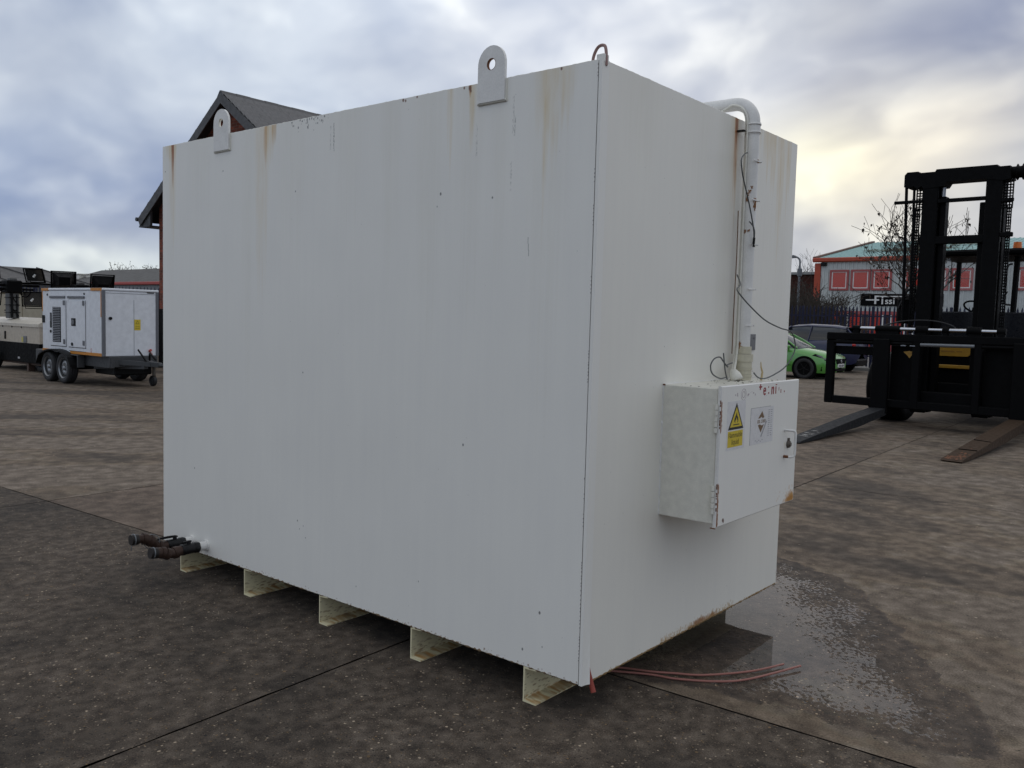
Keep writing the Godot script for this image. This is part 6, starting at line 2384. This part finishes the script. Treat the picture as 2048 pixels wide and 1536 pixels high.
	# axles, wheels, mudguards
	for z in [zf + 0.02, -0.82]:
		for x in [-0.935, -0.20]:
			make_wheel(t, Vector3(x, 0.325, z), 0.325, 0.20, M["rubber"], mat(Color(0.30, 0.31, 0.32), 0.45, 0.6, 0.3), 1.0 if z > 0 else -1.0, 0, false, -PI / 2)
	b = Mb.new()
	b.cyl(Vector3(-0.935, 0.325, -0.8), Vector3(-0.935, 0.325, zf), 0.04)
	b.cyl(Vector3(-0.20, 0.325, -0.8), Vector3(-0.20, 0.325, zf), 0.04)
	part("axle", b, M["black"], t)
	for z in [zf - 0.08, -0.93]:
		b = Mb.new()
		var prev := []
		for i in 15:
			var f := i / 14.0
			var x := lerpf(-1.40, 0.25, f)
			var y := 0.40 + 0.315 * pow(sin(PI * f), 0.42)
			var row := [Vector3(x, y, z), Vector3(x, y, z + 0.25), Vector3(x, y - 0.03, z + 0.25), Vector3(x, y - 0.012, z)]
			if i:
				for k in 4:
					b.poly([prev[k], prev[(k + 1) % 4], row[(k + 1) % 4], row[k]], (prev[0] + row[2] + prev[1] + row[3]) / 4.0 )
			prev = row
		part("mudguard", b, M["black"], t)
	b = Mb.new()
	b.box(Vector3(0.28, 0.36, zf - 0.10), Vector3(0.33, 0.62, zf + 0.04), 0.006)
	b.box(Vector3(-0.05, 0.60, zf - 0.05), Vector3(0.35, 0.625, zf + 0.05), 0.006)
	part("mudguard_stay", b, steel, t)
	b = Mb.new()
	b.box(Vector3(0.36, 0.24, -0.4), Vector3(1.2, 0.44, 0.4), 0.02)
	part("fuel_pan", b, M["black"], t)


# ---------------------------------------------------------------- lighting towers
func floodlight(t: Node3D, at: Vector3, turn: float, tilt: float, size := 1.0) -> void:
	var lamp := Node3D.new()
	lamp.name = "floodlight"
	lamp.position = at
	lamp.rotation = Vector3(tilt, turn, 0)
	t.add_child(lamp, true)
	var w := 0.19 * size
	var h := 0.15 * size
	var b := Mb.new()
	var front := [Vector3(-w, -h, 0), Vector3(w, -h, 0), Vector3(w, h, 0), Vector3(-w, h, 0)]
	var back := [Vector3(-w * 0.5, -h * 0.5, -0.20 * size), Vector3(w * 0.5, -h * 0.5, -0.20 * size), Vector3(w * 0.5, h * 0.5, -0.20 * size), Vector3(-w * 0.5, h * 0.5, -0.20 * size)]
	for i in 4:
		var j := (i + 1) % 4
		b.poly([front[i], front[j], back[j], back[i]], Vector3(0, 0, -0.08))
		var o := [front[i] * 1.16, front[j] * 1.16]
		b.poly([o[0], o[1], o[1] + Vector3(0, 0, 0.03), o[0] + Vector3(0, 0, 0.03)], Vector3.ZERO)
		b.poly([front[i] + Vector3(0, 0, 0.03), front[j] + Vector3(0, 0, 0.03), o[1] + Vector3(0, 0, 0.03), o[0] + Vector3(0, 0, 0.03)], Vector3(0, 0, -1))
	b.poly(back, Vector3.ZERO)
	part("housing", b, M["soot"], lamp)
	b = Mb.new()
	b.box(Vector3(-w * 0.97, -h * 0.97, -0.015), Vector3(w * 0.97, h * 0.97, -0.01))
	part("reflector", b, mat(Color(0.035, 0.034, 0.032), 0.35, 0.0, 0.2), lamp)
	b = Mb.new()
	b.cyl(Vector3(-w * 0.15, -h * 0.3, 0.0), Vector3(w * 0.1, h * 0.1, 0.0), 0.028 * size, 0.02 * size, 12)
	part("bulb", b, mat(Color(0.75, 0.75, 0.72), 0.3), lamp)
	b = Mb.new()
	b.quad(Vector3(-w, -h, 0.012), Vector3(w, -h, 0.012), Vector3(w, h, 0.012), Vector3(-w, h, 0.012))
	part("lamp_glass", b, M["pane"], lamp)
	b = Mb.new()
	b.tube([Vector3(-w * 0.9, 0, -0.1), Vector3(-w * 0.9, -h * 1.5, -0.1), Vector3(w * 0.9, -h * 1.5, -0.1), Vector3(w * 0.9, 0, -0.1)], 0.012, 6)
	part("bracket", b, M["black"], lamp)


func lighting_tower(called: String, label: String, at: Vector3, turn: float, lamps: Array) -> void:
	var t := thing(called, label, "lighting tower", at, turn, "lighting towers parked in the yard")
	var cream := mat(Color(0.56, 0.49, 0.39), 0.5, 0.0, 0.9)
	var b := Mb.new()
	b.prism(PackedVector2Array([Vector2(-2.3, 0.70), Vector2(0.98, 0.70), Vector2(0.98, 1.10), Vector2(-2.3, 1.10)]), -1.2, 0.0)
	part("canopy", b, cream, t)
	b = Mb.new()
	b.prism(PackedVector2Array([Vector2(0.03, 1.10), Vector2(0.03, 1.17), Vector2(-0.1, 1.25), Vector2(-0.35, 1.30), Vector2(-0.85, 1.30), Vector2(-1.1, 1.25), Vector2(-1.23, 1.17), Vector2(-1.23, 1.10)]), -1.0, 2.33, Transform3D(Basis(Vector3(0, 0, 1), Vector3.UP, Vector3(-1, 0, 0)), Vector3.ZERO))
	part("lid", b, mat(Color(0.66, 0.60, 0.50), 0.5, 0.0, 0.6), t)
	for x in [-1.2, -0.62, -0.05]:
		b = Mb.new()
		b.cyl(Vector3(x, 1.08, 0.0), Vector3(x, 1.08, 0.012), 0.022)
		part("lid_catch", b, M["black"], t)
	b = Mb.new()
	b.box(Vector3(-1.06, 0.76, 0.0), Vector3(-1.0, 0.96, 0.025), 0.006)
	part("handle", b, M["black"], t)
	b = Mb.new()
	b.box(Vector3(0.08, 0.71, 0.0), Vector3(0.26, 0.87, 0.02), 0.006)
	part("socket_box", b, M["zinc"], t)
	b = Mb.new()
	b.box(Vector3(-0.05, 0.72, 0.0), Vector3(0.07, 0.84, 0.006))
	part("yellow_sticker", b, mat(Color(0.55, 0.48, 0.12), 0.6), t)
	b = Mb.new()
	b.box(Vector3(-2.35, 0.22, -1.22), Vector3(1.0, 0.70, 0.02), 0.01)
	part("skirt", b, M["soot"], t)
	b = Mb.new()
	b.box(Vector3(-0.22, 0.30, 0.02), Vector3(-0.12, 0.345, 0.03), 0.004)
	part("reflector", b, mat(Color(0.5, 0.5, 0.5), 0.3), t)
	b = Mb.new()
	b.box(Vector3(-2.4, 0.16, -1.1), Vector3(1.3, 0.22, -0.9), 0.006)
	b.box(Vector3(-2.4, 0.16, -0.3), Vector3(1.3, 0.22, -0.1), 0.006)
	b.box(Vector3(0.10, 0.0, -0.2), Vector3(0.20, 0.2, -0.05), 0.006)
	part("chassis_rail", b, mat(Color(0.10, 0.06, 0.045), 0.7, 0.2, 0.4), t)
	b = Mb.new()
	b.tube([Vector3(-1.42, 0.02, 0.16), Vector3(-1.42, 0.95, 0.16)], 0.045, 12)
	b.box(Vector3(-1.5, 0.0, 0.08), Vector3(-1.34, 0.02, 0.24))
	b.box(Vector3(-1.48, 0.30, 0.0), Vector3(-1.36, 0.42, 0.22), 0.006)
	part("prop_leg", b, M["zinc"], t)
	for x in [-1.75, 0.55]:
		make_wheel(t, Vector3(x, 0.30, -0.02 if x < 0 else -0.25), 0.30, 0.18, M["rubber"], M["zinc"], 1.0, 0, false, -PI / 2)
	b = Mb.new()
	b.box(Vector3(-1.18, 1.28, -0.30), Vector3(-0.94, 1.95, -0.06), 0.01)
	b.box(Vector3(-1.14, 1.9, -0.27), Vector3(-0.98, 2.3, -0.10), 0.01)
	part("mast", b, mat(Color(0.14, 0.14, 0.135), 0.6, 0.4, 0.15), t)
	b = Mb.new()
	for i in 3:
		b.box(Vector3(-1.20, 1.42 + i * 0.19, -0.32), Vector3(-0.92, 1.44 + i * 0.19, -0.04), 0.004)
	b.cyl(Vector3(-0.92, 1.3, -0.12), Vector3(-0.92, 1.92, -0.12), 0.028)
	b.cyl(Vector3(-0.925, 1.3, -0.24), Vector3(-0.925, 1.88, -0.24), 0.016)
	b.bar(Vector3(-0.91, 1.33, -0.28), Vector3(-0.91, 1.60, -0.08), 0.02, 0.015)
	b.bar(Vector3(-0.91, 1.60, -0.28), Vector3(-0.91, 1.88, -0.08), 0.02, 0.015)
	part("mast_collar", b, M["black"], t)
	b = Mb.new()
	b.box(Vector3(-1.32, 1.92, -0.36), Vector3(-0.86, 2.24, 0.0), 0.03)
	part("junction_box", b, M["soot"], t)
	b = Mb.new()
	b.cyl(Vector3(-1.1, 2.12, -0.85), Vector3(-1.1, 2.12, 0.5), 0.035)
	b.cyl(Vector3(-1.1, 2.02, -0.7), Vector3(-1.1, 2.02, 0.4), 0.03)
	b.tube(curve([Vector3(-0.95, 1.95, -0.3), Vector3(-0.95, 1.84, -0.4), Vector3(-0.95, 1.84, -0.5), Vector3(-0.95, 1.95, -0.58)]), 0.012, 6)
	b.bar(Vector3(-1.45, 1.48, -0.15), Vector3(-0.72, 1.48, -0.15), 0.03, 0.03)
	part("lamp_bar", b, M["soot"], t)
	for q in lamps:
		floodlight(t, q[0], q[1], q[2], q[3])


func build_towers() -> void:
	lighting_tower("lighting_tower", "cream lighting tower with four black floodlights at the left edge", Vector3(-21.1, 0, -6.15), 0.0, [
		[Vector3(-1.0, 2.40, -0.70), 0.75, 0.45, 1.12], [Vector3(-0.95, 1.78, -0.62), 0.95, 0.12, 1.12], [Vector3(-1.0, 2.48, 0.36), 1.75, -0.1, 1.12], [Vector3(-0.95, 1.80, 0.34), 1.85, 0.15, 1.12]])
	lighting_tower("lighting_tower_001", "lighting tower hidden behind the white generator, two black lamps above its roof", Vector3(-22.3, 0, -8.4), 0.0, [
		[Vector3(-1.70, 2.36, 0.0), -1.9, -0.1, 1.5], [Vector3(0.0, 2.30, -0.30), -1.9, -0.55, 1.4]])


# ---------------------------------------------------------------- cars
func car_shell(st: Array, from: int, to: int) -> Mb:  # skin over stations: [x, then half-width/height pairs from the sill up to the middle]
	var b := Mb.new()
	b.smooth(true)
	for i in st.size() - 1:
		var p: Array = st[i]
		var q: Array = st[i + 1]
		for side in [1.0, -1.0]:
			for k in range(from, to):
				var a0 := Vector3(p[0], p[1 + k].y, p[1 + k].x * side)
				var a1 := Vector3(p[0], p[2 + k].y, p[2 + k].x * side)
				var b0 := Vector3(q[0], q[1 + k].y, q[1 + k].x * side)
				var b1 := Vector3(q[0], q[2 + k].y, q[2 + k].x * side)
				b.poly([a0, b0, b1, a1], Vector3((p[0] + q[0]) / 2, 0.5, 0))
	for i in [0, st.size() - 1]:
		var p: Array = st[i]
		for side in [1.0, -1.0]:
			for k in range(from, to):
				var a0 := Vector3(p[0], p[1 + k].y, p[1 + k].x * side)
				var a1 := Vector3(p[0], p[2 + k].y, p[2 + k].x * side)
				b.poly([a0, a1, Vector3(p[0], (p[1].y + p[to + 1].y) / 2, 0)], Vector3(0, 0.5, 0))
	b.smooth(false)
	return b


func build_car(called: String, label: String, at: Vector3, turn: float, paint: Material, tall: float, hatch: bool, plate: String, window: Material) -> Node3D:
	var t := thing(called, label, "car", at, turn, "")
	var k := tall / 1.45
	# lower body: sill, bulge, shoulder, deck edge, deck middle
	var low := [
		[2.10, Vector2(0.30, 0.24), Vector2(0.46, 0.34), Vector2(0.50, 0.52), Vector2(0.46, 0.62), Vector2(0.0, 0.65)],
		[2.02, Vector2(0.60, 0.21), Vector2(0.70, 0.34), Vector2(0.72, 0.55), Vector2(0.62, 0.70), Vector2(0.0, 0.73)],
		[1.86, Vector2(0.78, 0.20), Vector2(0.84, 0.36), Vector2(0.83, 0.60), Vector2(0.72, 0.77), Vector2(0.0, 0.80)],
		[1.55, Vector2(0.84, 0.20), Vector2(0.89, 0.40), Vector2(0.88, 0.70), Vector2(0.78, 0.84), Vector2(0.0, 0.88)],
		[1.20, Vector2(0.85, 0.20), Vector2(0.90, 0.42), Vector2(0.89, 0.76), Vector2(0.80, 0.90), Vector2(0.0, 0.935)],
		[0.85, Vector2(0.85, 0.20), Vector2(0.90, 0.42), Vector2(0.89, 0.80), Vector2(0.80, 0.94), Vector2(0.0, 0.975)],
		[0.40, Vector2(0.85, 0.20), Vector2(0.90, 0.42), Vector2(0.89, 0.82), Vector2(0.80, 0.945), Vector2(0.0, 0.98)],
		[-1.00, Vector2(0.85, 0.20), Vector2(0.90, 0.42), Vector2(0.90, 0.86), Vector2(0.80, 0.97), Vector2(0.0, 1.0)],
		[-1.60, Vector2(0.84, 0.22), Vector2(0.89, 0.44), Vector2(0.88, 0.88), Vector2(0.78, 0.99), Vector2(0.0, 1.0)],
		[-1.98, Vector2(0.76, 0.26), Vector2(0.82, 0.44), Vector2(0.80, 0.86), Vector2(0.70, 0.98), Vector2(0.0, 1.0)],
		[-2.12, Vector2(0.64, 0.32), Vector2(0.70, 0.46), Vector2(0.68, 0.80), Vector2(0.60, 0.92), Vector2(0.0, 0.95)],
	]
	var top := [
		[1.02, Vector2(0.76, 0.93), Vector2(0.74, 0.95), Vector2(0.0, 0.985)],
		[0.62, Vector2(0.79, 0.93), Vector2(0.66, 1.20), Vector2(0.0, 1.24)],
		[0.28, Vector2(0.80, 0.93), Vector2(0.60, 1.37), Vector2(0.0, 1.42)],
		[-0.30, Vector2(0.80, 0.94), Vector2(0.59, 1.41), Vector2(0.0, 1.46)],
		[-1.20, Vector2(0.80, 0.96), Vector2(0.58, 1.39), Vector2(0.0, 1.44)],
		[-1.72, Vector2(0.76, 0.97), Vector2(0.55, 1.33), Vector2(0.0, 1.37)],
		[-2.02, Vector2(0.68, 0.97), Vector2(0.60, 1.06), Vector2(0.0, 1.09)],
	]
	for st in [low, top]:
		for row in st:
			for i in range(1, row.size()):
				row[i] = Vector2(row[i].x, row[i].y * k)
	part("body", car_shell(low, 0, 4), paint, t)
	part("glasshouse", car_shell(top, 0, 2), window, t)
	# roof skin and pillars a little proud of the glass
	var roof := []
	for i in range(2, 6):
		var row: Array = top[i].duplicate()
		roof.append([row[0], row[2] + Vector2(0.012, -0.02), row[2] + Vector2(0.0, 0.012), row[3] + Vector2(0, 0.014)])
	part("roof", car_shell(roof, 0, 2), paint, t)
	for side in [1.0, -1.0]:
		var b := Mb.new()
		var line := [Vector3(1.00, 0.955 * k, 0.755 * side), Vector3(0.62, 1.20 * k, 0.672 * side), Vector3(0.28, 1.375 * k, 0.612 * side)]
		b.tube(line, 0.03, 8)
		part("pillar", b, paint, t)
		b = Mb.new()
		b.tube([Vector3(-1.72, 1.335 * k, 0.56 * side), Vector3(-2.02, 1.05 * k, 0.63 * side)], 0.04, 8)
		part("pillar", b, paint, t)
		b = Mb.new()
		b.bar(Vector3(-0.42, 0.95 * k, 0.802 * side), Vector3(-0.48, 1.40 * k, 0.60 * side), 0.07, 0.03)
		part("pillar", b, paint, t)
		b = Mb.new()
		b.box(Vector3(0.62, 0.93 * k, (0.86 if side > 0 else -1.02)), Vector3(0.84, 1.05 * k, (1.02 if side > 0 else -0.86)), 0.05)
		b.bar(Vector3(0.74, 0.96 * k, 0.80 * side), Vector3(0.74, 0.97 * k, 0.9 * side), 0.05, 0.04)
		part("door_mirror", b, paint, t)
		# wheel arches and wheels
		for x in [1.30, -1.32]:
			b = Mb.new()
			b.cyl(Vector3(x, 0.325, 0.70 * side), Vector3(x, 0.325, 0.905 * side), 0.385, -1, 32)
			part("wheel_arch", b, M["soot"], t)
			make_wheel(t, Vector3(x, 0.32, 0.815 * side), 0.32, 0.22, M["rubber"], M["black"], side, 5, false, -PI / 2)
		b = Mb.new()
		b.prism(PackedVector2Array([Vector2(0.9, 0.40), Vector2(0.9, 0.412), Vector2(-0.9, 0.45), Vector2(-0.9, 0.438)]), 0.88 * side, 0.905 * side)
		b.box(Vector3(0.345, 0.42 * k, 0.87 * side), Vector3(0.355, 0.93 * k, 0.895 * side)) if side > 0 else b.box(Vector3(0.345, 0.42 * k, -0.895), Vector3(0.355, 0.93 * k, -0.87))
		part("door_gap", b, M["black"], t)
		# lamps
		b = Mb.new()
		b.poly([Vector3(1.52, 0.74 * k, 0.862 * side), Vector3(1.60, 0.80 * k, 0.825 * side), Vector3(2.05, 0.665 * k, 0.64 * side), Vector3(2.06, 0.60 * k, 0.66 * side), Vector3(1.90, 0.60 * k, 0.80 * side)], Vector3(1.2, 0.6, 0))
		part("headlight_surround", b, M["soot"], t)
		b = Mb.new()
		b.poly([Vector3(1.64, 0.755 * k, 0.838 * side), Vector3(1.69, 0.775 * k, 0.815 * side), Vector3(2.02, 0.66 * k, 0.662 * side), Vector3(2.03, 0.62 * k, 0.68 * side), Vector3(1.91, 0.625 * k, 0.79 * side)], Vector3(1.2, 0.6, 0))
		part("headlight", b, mat(Color(0.09, 0.092, 0.1), 0.1), t)
		b = Mb.new()
		b.poly([Vector3(1.83, 0.40, 0.862 * side), Vector3(2.06, 0.41, 0.615 * side), Vector3(2.05, 0.27, 0.615 * side), Vector3(1.80, 0.27, 0.855 * side)], Vector3(1.2, 0.3, 0))
		part("fog_light_recess", b, M["soot"], t)
		b = Mb.new()
		b.poly([Vector3(1.96, 0.35, 0.742 * side), Vector3(2.05, 0.36, 0.645 * side), Vector3(2.05, 0.33, 0.645 * side), Vector3(1.98, 0.315, 0.73 * side)], Vector3(1.2, 0.3, 0))
		part("fog_light", b, M["chrome"], t)
		b = Mb.new()
		b.box(Vector3(-2.08, 0.74 * k, (0.50 if side > 0 else -0.80)), Vector3(-1.86, 0.90 * k, (0.80 if side > 0 else -0.50)), 0.04)
		part("tail_light", b, mat(Color(0.35, 0.01, 0.01), 0.15), t)
	var b := Mb.new()
	b.prism(PackedVector2Array([Vector2(-0.34, 0.50), Vector2(0.34, 0.50), Vector2(0.40, 0.62), Vector2(0.36, 0.655), Vector2(-0.36, 0.655), Vector2(-0.40, 0.62)]), 2.04, 2.125, Transform3D(Basis(Vector3(0, 0, -1), Vector3(0, k, 0), Vector3(1, 0, 0)), Vector3.ZERO))
	part("grille", b, M["soot"], t)
	b = Mb.new()
	b.ring(0.03, 0.05, 0.0, 0.012, 16, Transform3D(Basis(Vector3(0, 0, 1), -PI / 2), Vector3(2.125, 0.58 * k, 0)))
	part("badge", b, M["chrome"], t)
	b = Mb.new()
	b.box(Vector3(2.06, 0.255, -0.46), Vector3(2.115, 0.345, 0.46), 0.02)
	part("lower_grille", b, M["soot"], t)
	b = Mb.new()
	b.box(Vector3(2.10, 0.375, -0.26), Vector3(2.135, 0.485, 0.26), 0.005)
	var np := part("number_plate", b, M["sticker"], t)
	b = Mb.new()
	b.text(plate if plate else "-", 0.085, 0.004, Transform3D(Basis(Vector3(0, 0, -1), Vector3.UP, Vector3(1, 0, 0)), Vector3(2.136, 0.428, 0)), "Droid Sans", true)
	part("plate_lettering", b, M["print"], np)
	b = Mb.new()
	b.box(Vector3(-2.16, 0.24, -0.66), Vector3(-1.98, 0.50, 0.66), 0.06)
	part("rear_bumper", b, M["black"], t)
	b = Mb.new()
	b.bar(Vector3(0.98, 0.985 * k, 0.62), Vector3(0.90, 1.0 * k, -0.1), 0.02, 0.02)
	b.bar(Vector3(0.98, 0.985 * k, 0.05), Vector3(0.88, 1.02 * k, -0.6), 0.02, 0.02)
	part("wiper", b, M["soot"], t)
	if hatch:
		b = Mb.new()
		b.box(Vector3(-1.98, 1.33 * k, -0.55), Vector3(-1.66, 1.385 * k, 0.55), 0.02)
		part("rear_spoiler", b, M["soot"], t)
	return t


func build_cars() -> void:
	var green := mat(Color(0.085, 0.30, 0.045), 0.3)
	green.clearcoat_enabled = true
	green.clearcoat = 0.8
	green.clearcoat_roughness = 0.05
	build_car("parked_car", "bright green hatchback parked beyond the tank, its front showing", Vector3(-9.62, 0, -24.68), 0.0, green, 1.42, true, "HG16 AUO", M["windscreen"])
	var blue := mat(Color(0.008, 0.012, 0.048), 0.35)
	blue.clearcoat_enabled = true
	blue.clearcoat = 0.35
	blue.clearcoat_roughness = 0.05
	build_car("parked_car_001", "dark blue tall hatchback parked behind the green car, seen from behind", Vector3(-10.6, 0, -29.55), PI + 0.06, blue, 1.70, true, "", M["dark_glass"])
